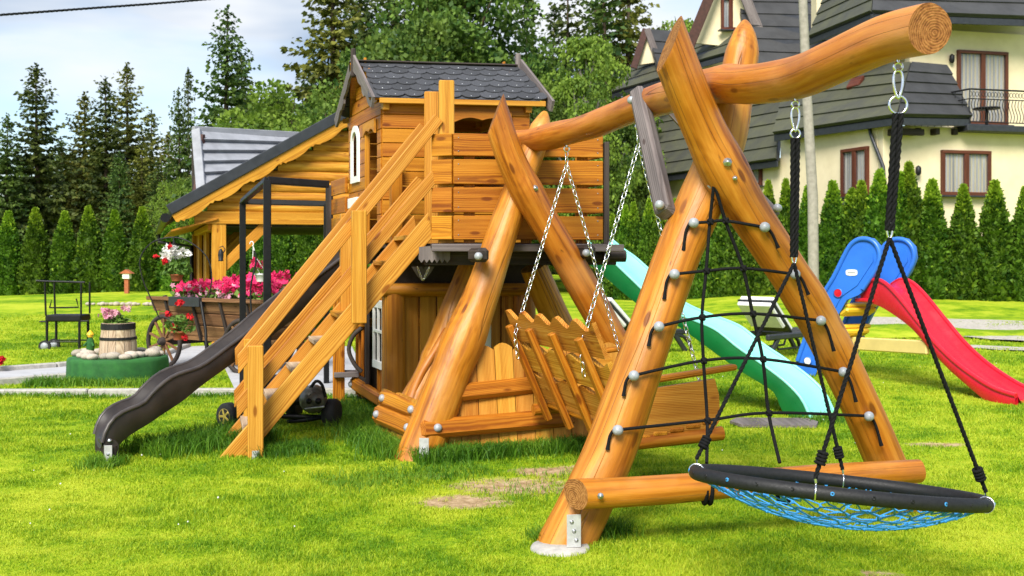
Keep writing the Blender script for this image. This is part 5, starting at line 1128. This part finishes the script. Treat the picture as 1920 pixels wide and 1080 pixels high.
pot('hanging_basket', c, .085, .09, 'terracotta', 'terracotta pot of white and red geraniums hanging from the wire hoop', 260, [('white_blossoms', 'white_petal', (-.07, -.05, .27), 60, .12, .045), ('white_blossoms', 'white_petal', (.10, -.02, .26), 26, .09, .04), ('red_blossoms', 'red_petal', (-.10, -.13, .17), 14, .035, .03), ('red_blossoms', 'red_petal', (-.05, -.14, .36), 9, .03, .03), ('red_blossoms', 'red_petal', (-.24, -.06, .24), 9, .03, .03)], .20, hang=at(325, 446, 14.0))
c = at(335, 637, 13.65)
pot('side_flower_pot', c, .09, .11, 'terracotta', 'red flowers trailing from a pot on the cart side', 150, [('red_blossoms', 'red_petal', (-.06, -.03, .05), 16, .05, .035), ('red_blossoms', 'red_petal', (.02, -.03, .36), 14, .05, .03), ('red_blossoms', 'red_petal', (.16, -.04, .18), 14, .05, .03), ('red_blossoms', 'red_petal', (.10, -.05, -.08), 10, .04, .035), ('red_blossoms', 'red_petal', (-.12, -.03, .22), 10, .04, .03)], .20)
c = at(489, 528, 13.2)
pot('white_hanging_pot', c, .075, .10, 'white', 'white hanging pot with hook above the pink flowers', 60, [('pink_blossoms', 'pink', (-.06, 0, .12), 26, .09, .035)], .10)
mb = MB(); h0 = at(475, 462, 13.2)
for dx in (-.02, .10): mb.tube([h0, V(h0.x + dx * .4, h0.y, h0.z - .15), c + V(dx * .7, 0, .1)], .006, 5)
mb.tube([h0 + V(.022 * math.cos(a) - .02, 0, .03 + .03 * math.sin(a)) for a in [k * .4 - 1.2 for k in range(12)]], .007, 5); o = bpy.data.objects['white_hanging_pot']; ob('hook', mb, M['white'], o)
mb = MB(); mb.tube(smooth_path([at(472, 600, 13.1), at(470, 540, 13.1), at(480, 490, 13.1), at(476, 470, 13.1)], [1] * 4, 5)[0], .012, 6); tag(ob('shepherd_hook', mb, M['iron'], org=at(472, 600, 13.1)), 'black iron hook rod rising among the pink flowers', 'hook')

# ================================================================== GREEN TUB WITH BARREL
tc_ = V(-4.78, 12.95, 0); mb = MB(); r = .58
prof = [(r, -.05), (r * 1.01, .10), (r * 1.0, .24), (r * .985, .275), (r * .95, .285), (0, .285)]; mb.lathe(tc_, prof, UP, 40)
mb.v = [(x + .012 * math.sin(9 * math.atan2(y - tc_.y, x - tc_.x)) * (1 if z < .25 else .4), y, z) for x, y, z in mb.v]
tag(ob('green_tub', mb, M['green_tub'], org=tc_), 'round low tub wrapped in green artificial turf', 'tub')
br = thing('barrel_planter', tc_ + V(0, .0, .285), 'bleached wooden barrel planter with two black hoops on the green tub', 'planter')
nst = 14
for k in range(nst):
    a0, a1 = 2 * math.pi * k / nst + .012, 2 * math.pi * (k + 1) / nst - .012; rows = []
    for r_, z in ((.225, .0), (.215, .14), (.200, .28), (.188, .40)): rows.append([tc_ + V(math.cos(a) * r_, math.sin(a) * r_, .29 + z) for a in (a0, (a0 + a1) / 2, a1)])
    mb = MB(); mb.grid(rows, smooth=False); mb.grid([[tc_ + (p_ - tc_) for p_ in rows[-1]], [p_ + (V(tc_.x, tc_.y, p_.z) - p_) * .15 for p_ in rows[-1]]], smooth=False); mb.g = [(p_[2] + k * 3, p_[0], p_[1]) for p_ in mb.v]; ob('stave', mb, M['pale_wood'], br)
for z, r_, w in ((.36, .197, .035), (.215, .212, .016)): mb = MB(); mb.lathe(tc_ + V(0, 0, .29 + z), [(r_ - .004, -w), (r_ + .006, -w), (r_ + .004, w), (r_ - .006, w)], UP, 28, smooth=False, cap=False); ob('hoop', mb, M['iron'], br)
mb = MB(); mb.lathe(tc_ + V(0, 0, .66), [(.17, 0), (0, .01)], UP, 16, cap=False); ob('soil', mb, M['bark'], br)
gf = thing('pink_geranium', tc_ + V(-.06, 0, .66), 'pale pink geranium growing in the barrel planter', 'flowers')
ob('foliage', tuft_mesh(ell(120, tc_ + V(-.02, 0, .66), V(.16, 0, 0), V(0, .14, 0), .12), .045, 'leaf'), M['leaf'], gf); ob('blossoms', tuft_mesh(ell(40, tc_ + V(-.12, 0, .80), V(.12, 0, 0), V(0, .1, 0), .06, False) + ell(14, tc_ + V(.10, 0, .87), V(.06, 0, 0), V(0, .06, 0), .04, False), .035, 'flower'), M['rose'], gf)
def stone_mesh(seed):
    rs = random.Random(seed); mb = MB(); mb.ball((0, 0, 0), 1, 10, 7)
    ax = [Vector((rs.gauss(0, 1), rs.gauss(0, 1), rs.gauss(0, 1))).normalized() for _ in range(7)]; out = []
    for p_ in mb.v: q = Vector(p_); k = 1 - .16 * sum(max(0, q.dot(a) - .55) for a in ax); out.append(tuple(q * k * (1 + .03 * rs.uniform(-1, 1))))
    mb.v = out; return mesh_from('stone', mb, M['stone'])
STN = [stone_mesh(i) for i in range(5)]; spots = []
for k in range(24): spots.append((2 * math.pi * k / 24 + random.uniform(-.1, .1), random.uniform(.34, .50)))
ORD0 = ['leftmost', 'second', 'third', 'fourth', 'fifth', 'sixth', 'seventh', 'eighth', 'ninth', 'tenth', 'eleventh', 'twelfth', 'thirteenth', 'fourteenth', 'fifteenth']
front = sorted([sp for sp in spots if math.sin(sp[0]) < .08], key=lambda sp: math.cos(sp[0]) * sp[1]); back = sorted([sp for sp in spots if math.sin(sp[0]) >= .08], key=lambda sp: math.cos(sp[0]) * sp[1])
for row, nm in ((front, 'front'), (back, 'back')):
    for i, (a, r_) in enumerate(row):
        s = random.uniform(.045, .085); c = tc_ + V(math.cos(a) * r_, math.sin(a) * r_, .285 + s * .5); o = bpy.data.objects.new('stone', STN[(i * 2 + len(nm)) % 5]); C.objects.link(o); o.location = c; o.scale = (s * 1.35, s * 1.1, s * .75); o.rotation_euler = (0, 0, random.uniform(0, 6))
        tag(o, f'{ORD0[i]} field stone' + (' from the left' if i else '') + f' in the {nm} half of the ring around the barrel', 'stone', 'stones on the green tub')
gn = thing('garden_figure', tc_ + V(-.30, -.10, .33), 'small garden figure in green and yellow left of the barrel', 'garden figure')
c = tc_ + V(-.30, -.10, .32); mb = MB(); mb.lathe(c, [(.03, 0), (.045, .05), (.05, .11), (.038, .17), (.018, .20)], UP, 12); ob('body', mb, M['green_tub'], gn); mb = MB(); mb.ball(c + V(0, 0, .225), .036, 12, 8); mb.lathe(c + V(0, 0, .24), [(.045, -.005), (.03, .02), (0, .05)], UP, 12); ob('head', mb, M['yellow'], gn); mb = MB(); mb.tube([c + V(.03, -.03, .14), c + V(.06, -.05, .10)], .013, 6); mb.tube([c + V(-.03, -.03, .14), c + V(-.06, -.05, .10)], .013, 6); ob('arms', mb, M['green_tub'], gn)

# ================================================================== CHARCOAL GRILL
g0 = gnd(118, 655); gr = thing('charcoal_grill', g0, 'black charcoal grill trolley with raised rack on the left lawn', 'grill')
def GP(x, y): return at(x, y, g0.y)
def gt(name, pts, r_, mat='black'): mb = MB(); mb.tube([GP(*p_) if len(p_) == 2 else GP(p_[0], p_[1]) + V(0, p_[2], 0) for p_ in pts], r_, 7); return ob(name, mb, M[mat], gr)
for dy in (0, .35):
    gt('leg', [(88, 655, dy), (88, 602, dy)], .022); gt('leg', [(149, 655, dy), (149, 602, dy)], .022); gt('shelf_rail', [(88, 641, dy), (149, 641, dy)], .012)
    gt('upright', [(86, 592, dy), (84, 530, dy)], .016); gt('upright', [(152, 590, dy), (152, 530, dy)], .016)
mb = MB(); a, b = GP(85, 597), GP(153, 597); mb.board(a + V(0, .18, 0), b + V(0, .18, 0), .40, .11, UP, .02); ob('fire_tray', mb, M['black'], gr)
gt('handle', [(74, 603), (88, 603)], .014); gt('handle', [(150, 602), (166, 602)], .014); gt('spit_bar', [(60, 527, .15), (80, 528, .15), (152, 530, .15)], .018); gt('rack', [(93, 577), (97, 562), (93, 577), (147, 576), (143, 560)], .013)
for dy in (0, .35): mb = MB(); c = GP(84, 649) + V(0, dy, .0); mb.lathe(c + V(0, -.02, 0), [(.03, 0), (.095, .0), (.095, .04), (.03, .04)], V(0, 1, 0), 16, smooth=False); wh = ob('wheel', mb, M['tyre'], gr); mb = MB(); mb.lathe(c + V(0, -.025, 0), [(0, 0), (.06, 0), (.06, .05)], V(0, 1, 0), 14, cap=False); ob('rim', mb, M['bolt'], wh)

# ================================================================== small post with birdhouse, red flower at the edge
c = V(*at(238, 548, 31.5)); bh = thing('garden_post', c, 'small red post with a white birdhouse before the left hedge', 'birdhouse')
mb = MB(); mb.board(c + V(0, 0, -.1), c + V(0, 0, .42), .12, .12, V(0, -1, 0)); ob('post', mb, M['terracotta'], bh); mb = MB(); mb.board(c + V(0, 0, .40), c + V(0, 0, .56), .20, .2, V(0, -1, 0)); ob('box', mb, M['white'], bh)
mb = MB(); mb.prism([(-.19, 0), (.19, 0), (0, .12)], c + V(0, -.13, .555), V(1, 0, 0), UP, V(0, 1, 0), .26); ob('roof', mb, M['terracotta'], bh)
c = gnd(-4, 700); rf_ = thing('red_flower', c, 'red flower at the left edge of the lawn', 'flower')
mb = MB(); mb.tube([c, c + V(.01, 0, .08), c + V(.03, 0, .16)], .006, 5); ob('stem', mb, M['leaf'], rf_); ob('blossoms', tuft_mesh(ell(26, c + V(.03, 0, .17), V(.06, 0, 0), V(0, .06, 0), .06, False), .035, 'flower'), M['red_petal'], rf_)
mb = MB()
for i in range(16):
    x = 168 + i * 8.5 + random.uniform(-3, 3); p_ = at(x, 573.5 + random.uniform(-1, 1), 26.5); mb.ball(V(p_.x, p_.y, float(gz(p_.x, p_.y)) + .04), random.uniform(.05, .1), 7, 5, .6)
tag(ob('edging_stones', mb, M['stone']), 'scattered row of pale edging stones far on the left lawn', 'stones', kind='stuff')

# ================================================================== RIDE-ON QUAD under the stairs
qd = thing('ride_on_kart', V(-2.0, 9.35, 0), 'black ride on toy quad with gold rims parked under the stairs', 'toy quad')
def wheel(c, r_, w, ax, rim='gold', tilt=0):
    ax = Vector(ax).normalized(); mb = MB(); mb.lathe(c - ax * w / 2, [(r_ * .55, 0), (r_ * .9, 0), (r_, w * .2), (r_, w * .8), (r_ * .9, w), (r_ * .55, w)], ax, 20); o = ob('wheel', mb, M['tyre'], qd)
    mb = MB(); mb.lathe(c - ax * (w / 2 + .002), [(r_ * .16, .012), (r_ * .5, .01), (r_ * .58, -.002), (r_ * .60, .01)], ax, 16, cap=False); 
    for k in range(5): e = ax.orthogonal().normalized(); b = ax.cross(e); d = e * math.cos(k * 1.2566) + b * math.sin(k * 1.2566); mb.board(c - ax * (w / 2 - .004), c + d * r_ * .55 - ax * (w / 2 - .004), r_ * .2, .012, ax)
    ob('rim', mb, M[rim], o); return o
wA = at(428, 779, 9.25); wheel(V(wA.x, wA.y, .115), .115, .09, (-.35, -.94, 0) if False else (.55, .83, 0)); wB = at(622, 783, 9.35); wheel(V(wB.x, wB.y, .125), .125, .11, (.97, -.2, 0), 'black'); wC = at(552, 778, 9.9); wheel(V(wC.x, wC.y, .115), .115, .10, (.97, -.2, 0), 'black'); wD = at(470, 770, 9.9); wheel(V(wD.x, wD.y, .115), .115, .09, (.55, .83, 0))
def qt(name, pts, r_, mat='black'): mb = MB(); P, _ = smooth_path(pts, [1] * len(pts), 4); mb.tube(P, r_, 8); ob(name, mb, M[mat], qd)
qt('axle', [at(440, 778, 9.3), at(620, 783, 9.4)], .022); qt('frame_tube', [at(450, 760, 9.5), at(540, 745, 9.5), at(600, 770, 9.4)], .028); qt('frame_tube', [at(540, 790, 9.4), at(580, 787, 9.35), at(615, 780, 9.35)], .018); qt('bumper', [at(578, 735, 9.2), at(592, 715, 9.2), at(604, 722, 9.2), at(610, 745, 9.2)], .014)
mb = MB(); c = at(594, 752, 9.25); mb.lathe(c - V(.02, .12, 0), [(.02, 0), (.075, .01), (.115, .07), (.12, .16), (.10, .24)], V(-.1, 1, .15), 14)
ob('front_cowl', mb, M['cowl'], qd); mb = MB()
for dx in (-.035, .045): mb.ball(c + V(dx - .01, -.115, .015), .028, 10, 7)
ob('headlamps', mb, M['black'], qd); mb = MB(); mb.board(c + V(-.08, -.125, -.05), c + V(.09, -.125, -.03), .014, .02, V(0, -1, 0)); ob('grille_bar', mb, M['steel'], qd)
mb = MB(); a = at(470, 748, 9.6); b = at(585, 742, 9.5); mb.board(a, b, .34, .12, UP, .04); ob('body', mb, M['black'], qd); mb = MB(); a = at(500, 715, 9.6); mb.board(a, a + V(.28, 0, .02), .30, .09, UP, .03); ob('seat', mb, M['foam'], qd); qt('handlebar', [at(560, 722, 9.3), at(552, 690, 9.4), at(535, 684, 9.5)], .014)

# ================================================================== SUN LOUNGERS
def lounger(origin, d, label, up=.62):
    e = V(-d.y, d.x, 0); root = thing('sun_lounger', origin, label, 'sun lounger', 'sun loungers behind the mint slide')
    q = lambda l, w, z: origin + d * l + e * w + V(0, 0, z)
    for w in (-.30, .30):
        mb = MB(); mb.board(q(-.05, w, .32), q(1.75, w, .32), .07, .09, UP, .02); ob('side_rail', mb, M['anthracite'], root)
        for l, k in ((.25, -.28), (1.45, .26)):
            mb = MB(); mb.board(q(l, w, .30), q(l + k, w, .0), .08, .05, e, .012); ob('leg', mb, M['anthracite'], root)
        mb = MB(); mb.tube([q(1.5, w, .28), q(1.66, w, .24), q(1.78, w, .14), q(1.84, w, 0)], .03, 7); ob('foot_arch', mb, M['anthracite'], root)
    for k in range(9): mb = MB(); mb.board(q(.65 + k * .12, -.28, .345), q(.65 + k * .12, .28, .345), .085, .02, UP, .005); ob('slat', mb, M['anthracite'], root)
    mb = MB(); a, b = q(.62, 0, .37), q(.10, 0, .37 + up); nrm = (b - a).cross(e); mb.board(a, b, .62, .03, nrm, .01); bk = ob('backrest', mb, M['anthracite'], root)
    nn_ = nrm.normalized() if nrm.z > 0 else -nrm.normalized(); mb = MB(); mb.board(a + nn_ * .05, b + nn_ * .05, .58, .08, nn_, .03); mb.board(a - nn_ * .055 + (b - a) * .25, b - nn_ * .055, .58, .07, nn_, .03); ob('cushion', mb, M['cushion'], root); mb = MB(); mb.tube([q(.3, -.2, .30), q(.4, -.2, .12), q(1.2, -.2, .12), q(1.3, -.2, .3)], .018, 6); mb.tube([q(.3, .2, .30), q(.4, .2, .12), q(1.2, .2, .12), q(1.3, .2, .3)], .018, 6); ob('under_frame', mb, M['anthracite'], root)
    return root
a = gnd(1402, 672); lounger(a + V(.05, 0, 0), V(.72, .69, 0).normalized(), 'dark lounger with raised white cushion between net and blue ladder', .48)
a = gnd(1108, 668); lounger(a, V(.80, .60, 0).normalized(), 'dark sun lounger half hidden behind the nearest log leg', .46)
# ================================================================== TREES AND HEDGES
def np_obj_mesh(name, v, f, mats, mi=None):
    me = bpy.data.meshes.new(name); np_mesh(me, np.asarray(v, float), np.asarray(f)); 
    for m in mats: me.materials.append(m)
    if mi is not None: me.polygons.foreach_set('material_index', np.asarray(mi, np.int32))
    me.update(); return me
def cards(P, dirs, size, rs, aspect=.45, droop=0.0):
    """pointed leaf sprays: one quad per point, along dirs"""
    n = len(P); r = rs.normal(size=(n, 3)); d = dirs / (np.linalg.norm(dirs, axis=1, keepdims=True) + 1e-9); s = np.cross(d, r); s /= (np.linalg.norm(s, axis=1, keepdims=True) + 1e-9)
    L_ = size[:, None]; tip = P + d * L_; tip[:, 2] -= droop * size; mid = P + d * L_ * .5
    v = np.stack([P, mid + s * L_ * aspect, tip, mid - s * L_ * aspect], 1).reshape(-1, 3); f = np.arange(n * 4).reshape(-1, 4); return v, f
def spruce_meshes(seed, Hh, Rr, mat, dens=1.0, open_=.0, top=1.0):
    rs = np.random.RandomState(seed); P, Dd, S = [], [], []; z = .8 + open_ * Hh
    while z < Hh * .985:
        f = (z - .5) / (Hh - .5); rad = Rr * (1 - f) ** .66 * (1 if f > .08 else .8) + .10; nb = int(6 + 6 * (1 - f)); a0 = rs.uniform(0, 6.28)
        for b in range(nb):
            if rs.rand() < .10: continue
            a = a0 + b * 6.283 / nb + rs.normal(0, .2); ln = rad * rs.uniform(.55, 1.15); dr = -.42 + .75 * f + rs.normal(0, .08); m = max(3, int(ln * 6.5 * dens))
            for k in range(m):
                t = (k + rs.rand()) / m; rr = ln * t; q = np.array([math.cos(a) * rr, math.sin(a) * rr, z + dr * rr + .16 * rr * t])
                for _ in range(3):
                    side = a + rs.normal(0, .9); P.append(q + rs.normal(0, .06, 3)); Dd.append([math.cos(side), math.sin(side), dr - .25 + rs.normal(0, .35)]); S.append((.22 + .20 * (1 - f)) * rs.uniform(.6, 1.35) * (1.1 - .3 * t))
        z += (.34 + .24 * (1 - f)) * rs.uniform(.8, 1.2) * (Hh / 14) ** .6
    for k in range(30): P.append([rs.normal(0, .05), rs.normal(0, .05), Hh - rs.uniform(0, 1.3)]); Dd.append([rs.normal(0, .6), rs.normal(0, .6), .9]); S.append(.28)
    v, f = cards(np.array(P), np.array(Dd), np.array(S), rs, .34, .15); crown = np_obj_mesh('crown', v, f, [M[mat]])
    mb = MB(); mb.tube([(0, 0, -.2), (.03, 0, Hh * .4), (0, .02, Hh * .98)], [Rr * .075 + .05, Rr * .05 + .03, .02], 8); return crown, mesh_from('trunk', mb, M['bark'])
def leafy_meshes(seed, Hh, Rr, mat, n=5200, size=.26, clear=.18, bark='bark', weep=0.0, blobs=34):
    rs = np.random.RandomState(seed); cs = []
    for k in range(blobs):
        a = rs.uniform(0, 6.28); f = rs.uniform(clear, 1.0); prof = math.sin(math.pi * min(1, (f - clear) / (1 - clear) * .86 + .12)) ** .7; r = Rr * prof * math.sqrt(rs.uniform(.1, 1)); cs.append((r * math.cos(a), r * math.sin(a), Hh * f * .95, Rr * rs.uniform(.20, .38) * (1.15 - .4 * f)))
    P, Dd, S = [], [], []; per = n // blobs
    for cx, cy, cz, cr in cs:
        d = rs.normal(size=(per, 3)); d /= np.linalg.norm(d, axis=1, keepdims=True); rad = cr * rs.uniform(.45, 1.08, per) ** .6; q = d * rad[:, None] * np.array([1, 1, .8]) + np.array([cx, cy, cz])
        P.append(q); dd = d * .6 + rs.normal(size=(per, 3)) * .7; dd[:, 2] -= weep * 2; Dd.append(dd); S.append(size * rs.uniform(.55, 1.3, per))
    P, Dd, S = np.concatenate(P), np.concatenate(Dd), np.concatenate(S); P[:, 2] = np.maximum(P[:, 2], .3)
    v, f = cards(P, Dd, S, rs, .40, weep); crown = np_obj_mesh('crown', v, f, [M[mat]]); mb = MB(); mb.tube([(0, 0, -.2), (.1, 0, Hh * .35), (0, .1, Hh * .7), (.05, 0, Hh * .93)], [Hh * .022 + .05, Hh * .016 + .03, Hh * .010, .02], 8)
    for cx, cy, cz, cr in cs[:18]: z0 = max(.8, cz - Rr * .5 - 1); mb.tube([(0.05, 0, z0), (cx * .5, cy * .5, (z0 + cz) / 2 + .2), (cx, cy, cz)], [Hh * .008 + .02, Hh * .006 + .01, .012], 5)
    return crown, mesh_from('trunk', mb, M[bark])
def thuja_meshes(seed, Hh, Rr):
    rs = np.random.RandomState(seed); n = 5200; f = rs.uniform(0, 1, n) ** .85; a = rs.uniform(0, 6.283, n)
    prof = np.where(f < .16, .82 + .18 * f / .16, (1 - ((f - .16) / .84) ** 1.8) * 1.0) ; lump = 1 + .10 * np.sin(a * 3 + f * 9 + seed) + .07 * np.sin(a * 5 - f * 17 + seed * 2) + .05 * np.sin(f * 40 + a * 2)
    r = Rr * prof * lump * rs.uniform(.80, 1.03, n) + .015; P = np.stack([np.cos(a) * r, np.sin(a) * r, f * Hh * .985], 1)
    Dd = np.stack([np.cos(a) * .55 + rs.normal(0, .35, n), np.sin(a) * .55 + rs.normal(0, .35, n), .75 + rs.normal(0, .35, n)], 1); S = rs.uniform(.07, .16, n) * (1.1 - .35 * f)
    v, fc = cards(P, Dd, S, rs, .36); tip = (f + rs.normal(0, .06, n) > .86).astype(int) | (rs.rand(n) < .035).astype(int)
    seg, rings = 14, 14; cv, cf = [], []
    for i in range(rings + 1):
        ff = i / rings; pr = (.82 + .18 * ff / .16 if ff < .16 else 1 - ((ff - .16) / .84) ** 1.8) * Rr * .84
        for j in range(seg): an = 6.283 * j / seg; cv.append([math.cos(an) * pr, math.sin(an) * pr, ff * Hh * .95])
    for i in range(rings):
        for j in range(seg): cf.append([i * seg + j, i * seg + (j + 1) % seg, (i + 1) * seg + (j + 1) % seg, (i + 1) * seg + j])
    V_ = np.concatenate([v, np.array(cv)]); F_ = np.concatenate([fc, np.array(cf) + len(v)]); mi = np.concatenate([tip, np.zeros(len(cf), int)])
    crown = np_obj_mesh('crown', V_, F_, [M['thuja'], M['thuja_tip']], mi); mb = MB(); mb.tube([(0, 0, -.1), (0, 0, Hh * .5)], [.07, .03], 7); return crown, mesh_from('trunk', mb, M['bark'])
def plant(name, meshes, loc, sc, label, cat, group, rot=None):
    root = thing(name, loc, label, cat, group); root.scale = sc; root.rotation_euler = (random.gauss(0, .014), random.gauss(0, .014), random.uniform(0, 6.28) if rot is None else rot)
    for nm, me_ in zip(('crown', 'trunk'), meshes): o = bpy.data.objects.new(nm, me_); C.objects.link(o); o.parent = root
    return root
ORD = ['first', 'second', 'third', 'fourth', 'fifth', 'sixth', 'seventh', 'eighth', 'ninth', 'tenth', 'eleventh', 'twelfth', 'thirteenth', 'fourteenth', 'fifteenth', 'sixteenth', 'seventeenth', 'eighteenth', 'nineteenth', 'twentieth', 'twenty-first', 'twenty-second', 'twenty-third', 'twenty-fourth', 'twenty-fifth', 'twenty-sixth', 'twenty-seventh', 'twenty-eighth']
TH = [thuja_meshes(i, 3.4, .46) for i in range(5)]
TS = [thuja_meshes(10 + i, 3.4, .40) for i in range(4)]
# left hedge: x, base y, top y, D
left = [(18, 566, 394, 33), (70, 562, 388, 33), (121, 559, 394, 33), (171, 556, 384, 33), (218, 554, 392, 33), (268, 551, 386, 33), (316, 549, 398, 33.2), (530, 545, 388, 33.5), (575, 545, 392, 33.5), (612, 545, 388, 33.5)]
for i, (x, yb, yt, D) in enumerate(left):
    b, t = at(x, yb, D), at(x, yt, D); h = t.z - b.z; s = h / 3.4; lab = f'{ORD[i]} slim clipped thuja counted from the left picture edge' if i < 7 else f'{ORD[i - 7]} thuja from the left seen under the pavilion roof'
    plant('thuja', TH[i % 5], V(b.x, b.y, b.z - .05), (s * 1.16, s * 1.16, s * 1.01), lab, 'thuja', 'thujas of the left hedge')
for x in (365, 405, 445, 488):
    b, t = at(x, 547, 33.4), at(x, 395, 33.4); s = (t.z - b.z) / 3.4; k = (365, 405, 445, 488).index(x); plant('thuja', TH[(k + 2) % 5], V(b.x, b.y, b.z - .05), (s, s, s), ['thuja behind the hanging geranium basket', 'thuja directly behind the pavilion corner post', 'thuja behind the pavilion brace above the pink flowers', 'thuja between the two black steel frame posts'][k], 'thuja', 'thujas of the left hedge')
right = [(1145, 562, 400, 37), (1170, 562, 385, 36.6), (1190, 563, 378, 36.2), (1212, 563, 372, 35.8), (1240, 564, 375, 35.4), (1268, 565, 372, 35), (1298, 566, 370, 34.6), (1330, 567, 365, 34.2), (1362, 568, 360, 33.8), (1398, 569, 355, 33.4), (1440, 570, 338, 33), (1474, 571, 336, 32.8), (1516, 572, 348, 32.5), (1563, 574, 338, 32.2), (1592, 575, 352, 32.0), (1616, 575, 338, 31.8), (1648, 577, 318, 31.5), (1686, 578, 322, 31.3), (1708, 579, 304, 31.2), (1747, 580, 336, 31), (1804, 582, 346, 30.7), (1864, 583, 338, 30.4), (1922, 585, 348, 30.1), (1975, 586, 345, 29.8)]
for i, (x, yb, yt, D) in enumerate(right[:-1]):
    b, t = at(x, yb, D), at(x, yt, D); h = t.z - b.z; s = h / 3.4; sw = s * random.uniform(.92, 1.05) * (1.16 if x > 1720 else 1.04 if x > 1500 else .95)
    plant('thuja', (TS + TH)[i % 9], V(b.x, b.y, b.z - .08), (sw, sw, s * 1.02), f'{ORD[i]} thuja from the left in the hedge before the chalet', 'thuja', 'thujas of the right hedge')
# conifers behind the left hedge
SP = [spruce_meshes(21, 14, 2.7, 'spruce', 1.2), spruce_meshes(22, 14, 3.0, 'spruce_olive', 1.1), spruce_meshes(23, 14, 2.4, 'spruce', 1.25), spruce_meshes(24, 14, 3.2, 'spruce', 1.2, .02)]
def conifer(x, yt, D, k, wide, label, group='spruces behind the left hedge', yb=520):
    b = at(x, yb, D); t = at(x, yt, D); s = (t.z - (b.z)) / 14; plant('spruce', SP[k], V(b.x, b.y, b.z), (s * wide * 1.16, s * wide * 1.16, s), label, 'spruce', group)
for a in [(8, 212, 62, 2, 1.0, 'dark narrow spruce cut by the left picture edge'), (74, 122, 64, 0, 1.0, 'tall dark spruce second from the left picture edge'), (154, 172, 66, 1, .95, 'olive spruce with a broken top between two taller dark ones'), (201, 142, 64, 2, 1.0, 'narrow dark spruce left of the thin topped olive one'), (241, 120, 67, 1, .85, 'olive spruce with a long thin leader'), (287, 208, 70, 1, .9, 'shorter olive spruce near the lime green trees'), (118, 262, 74, 0, 1.0, 'low background spruce between the first tall pair'), (40, 290, 76, 3, 1.0, 'low background spruce near the left edge'), (342, 168, 55, 3, .62, 'slim spruce just left of the large dark spruce'), (421, 14, 47, 3, .86, 'largest dark spruce rising above the pavilion dormer'), (320, 248, 66, 1, 1.0, 'small olive spruce beside the large dark spruce'), (180, 300, 78, 1, 1.0, 'low olive spruce filling the gap behind the hedge'), (268, 268, 62, 1, 1.0, 'low olive spruce left of the pavilion eave'), (225, 285, 60, 3, .8, 'low dark spruce under the thin topped olive one'), (300, 300, 56, 3, .9, 'low dark spruce nearest the pavilion eave'), (460, 100, 60, 2, .9, 'spruce partly hidden behind the largest dark spruce'),
          (628, -120, 52, 1, .95, 'very tall olive spruce left of the playhouse finial'), (735, -110, 56, 3, .80, 'very tall spruce behind the playhouse roof'), (680, -60, 58, 3, 1.0, 'tall dense spruce between two olive ones behind the playhouse gable'), (790, -40, 60, 0, 1.1, 'dense dark spruce rising behind the playhouse ridge'), (592, 80, 58, 3, .75, 'spruce left of the tall olive spruce'), (1172, -150, 60, 1, .75, 'tall olive spruce beside the small chalet dormer'), (1120, -60, 66, 0, .7, 'tall dark spruce behind the bright birch')]: conifer(*a)
thin = [spruce_meshes(31, 14, 1.9, 'spruce', .55, .06)]
SP += thin
conifer(978, -10, 60, 4, 1.0, 'sparse grey green spruce right of the broad dark tree'); conifer(1022, 10, 64, 4, .8, 'thin sparse spruce beside the bright birch'); conifer(1068, -70, 62, 4, .9, 'sparse tall spruce rising behind the bright birch'); conifer(1146, -120, 58, 4, 1.0, 'sparse leaning tall spruce left of the chalet'); conifer(355, 130, 70, 4, .55, 'bare topped sparse spruce before the large dark one')
LF = [leafy_meshes(41, 12, 4.2, 'broadleaf', 30000, .23, blobs=70), leafy_meshes(42, 9, 3.4, 'broadleaf', 22000, .20, blobs=60), leafy_meshes(43, 9, 2.6, 'birch', 15000, .14, .10, 'pale_bark', .35, 50), leafy_meshes(44, 6, 3.0, 'birch', 13000, .14, .08, blobs=44)]
def broad(x, yt, D, k, h0, wide, label, cat='tree', name='leafy_tree', yb=520):
    b = at(x, yb, D); t = at(x, yt, D); s = (t.z - b.z) / h0; plant(name, LF[k], V(b.x, b.y, b.z), (s * wide, s * wide, s), label, cat, 'leafy trees behind the garden')
for a in [(862, -70, 50, 0, 12, .92, 'broad dark leafy tree rising high behind the playhouse'), (792, 40, 47, 1, 9, .9, 'dark leafy tree over the playhouse ridge'), (930, 90, 49, 1, 9, .8, 'dark leafy tree right of the playhouse ridge'), (690, 90, 45, 1, 9, .8, 'leafy tree behind the left playhouse gable'), (548, 150, 46, 3, 6, 1.0, 'bright green bushy tree above the pavilion ridge'), (500, 168, 50, 1, 9, .7, 'dark leafy tree right of the largest spruce'), (612, 190, 43, 3, 6, .9, 'leafy bush left of the playhouse gable'), (1102, 62, 46, 2, 9, .95, 'bright yellow green birch behind the swing beam'), (1085, 140, 42, 2, 9, .95, 'drooping birch between playhouse roof and chalet'), (1010, 150, 44, 1, 9, .8, 'leafy tree just right of the playhouse roof'), (1282, 28, 75, 2, 9, .8, 'small pale treetop between the chalet gables'), (1150, 200, 44, 1, 9, .8, 'dark leafy tree left of the chalet eaves'), (330, 330, 50, 3, 6, .55, 'lime green leafy tree beside the pavilion eave')]: broad(*a)
# far wood closing the gaps low behind everything
rs = np.random.RandomState(5); n = 26000; X_ = rs.uniform(-60, 40, n); hb_ = 6.5 + 2.0 * np.sin(X_ * .31) + 1.4 * np.sin(X_ * .83 + 1) + 1.0 * np.sin(X_ * 2.1); P = np.stack([X_, rs.uniform(84, 96, n), rs.uniform(0, 1, n) ** .8 * hb_], 1)
v_, f_ = cards(P, rs.normal(size=(n, 3)) + np.array([0, 0, -.2]), rs.uniform(.5, 1.3, n), rs, .45); fw = bpy.data.objects.new('far_wood', np_obj_mesh('far_wood', v_, f_, [M['spruce']])); C.objects.link(fw); tag(fw, 'dark far wood filling the gaps behind the garden trees', 'wood', kind='stuff')
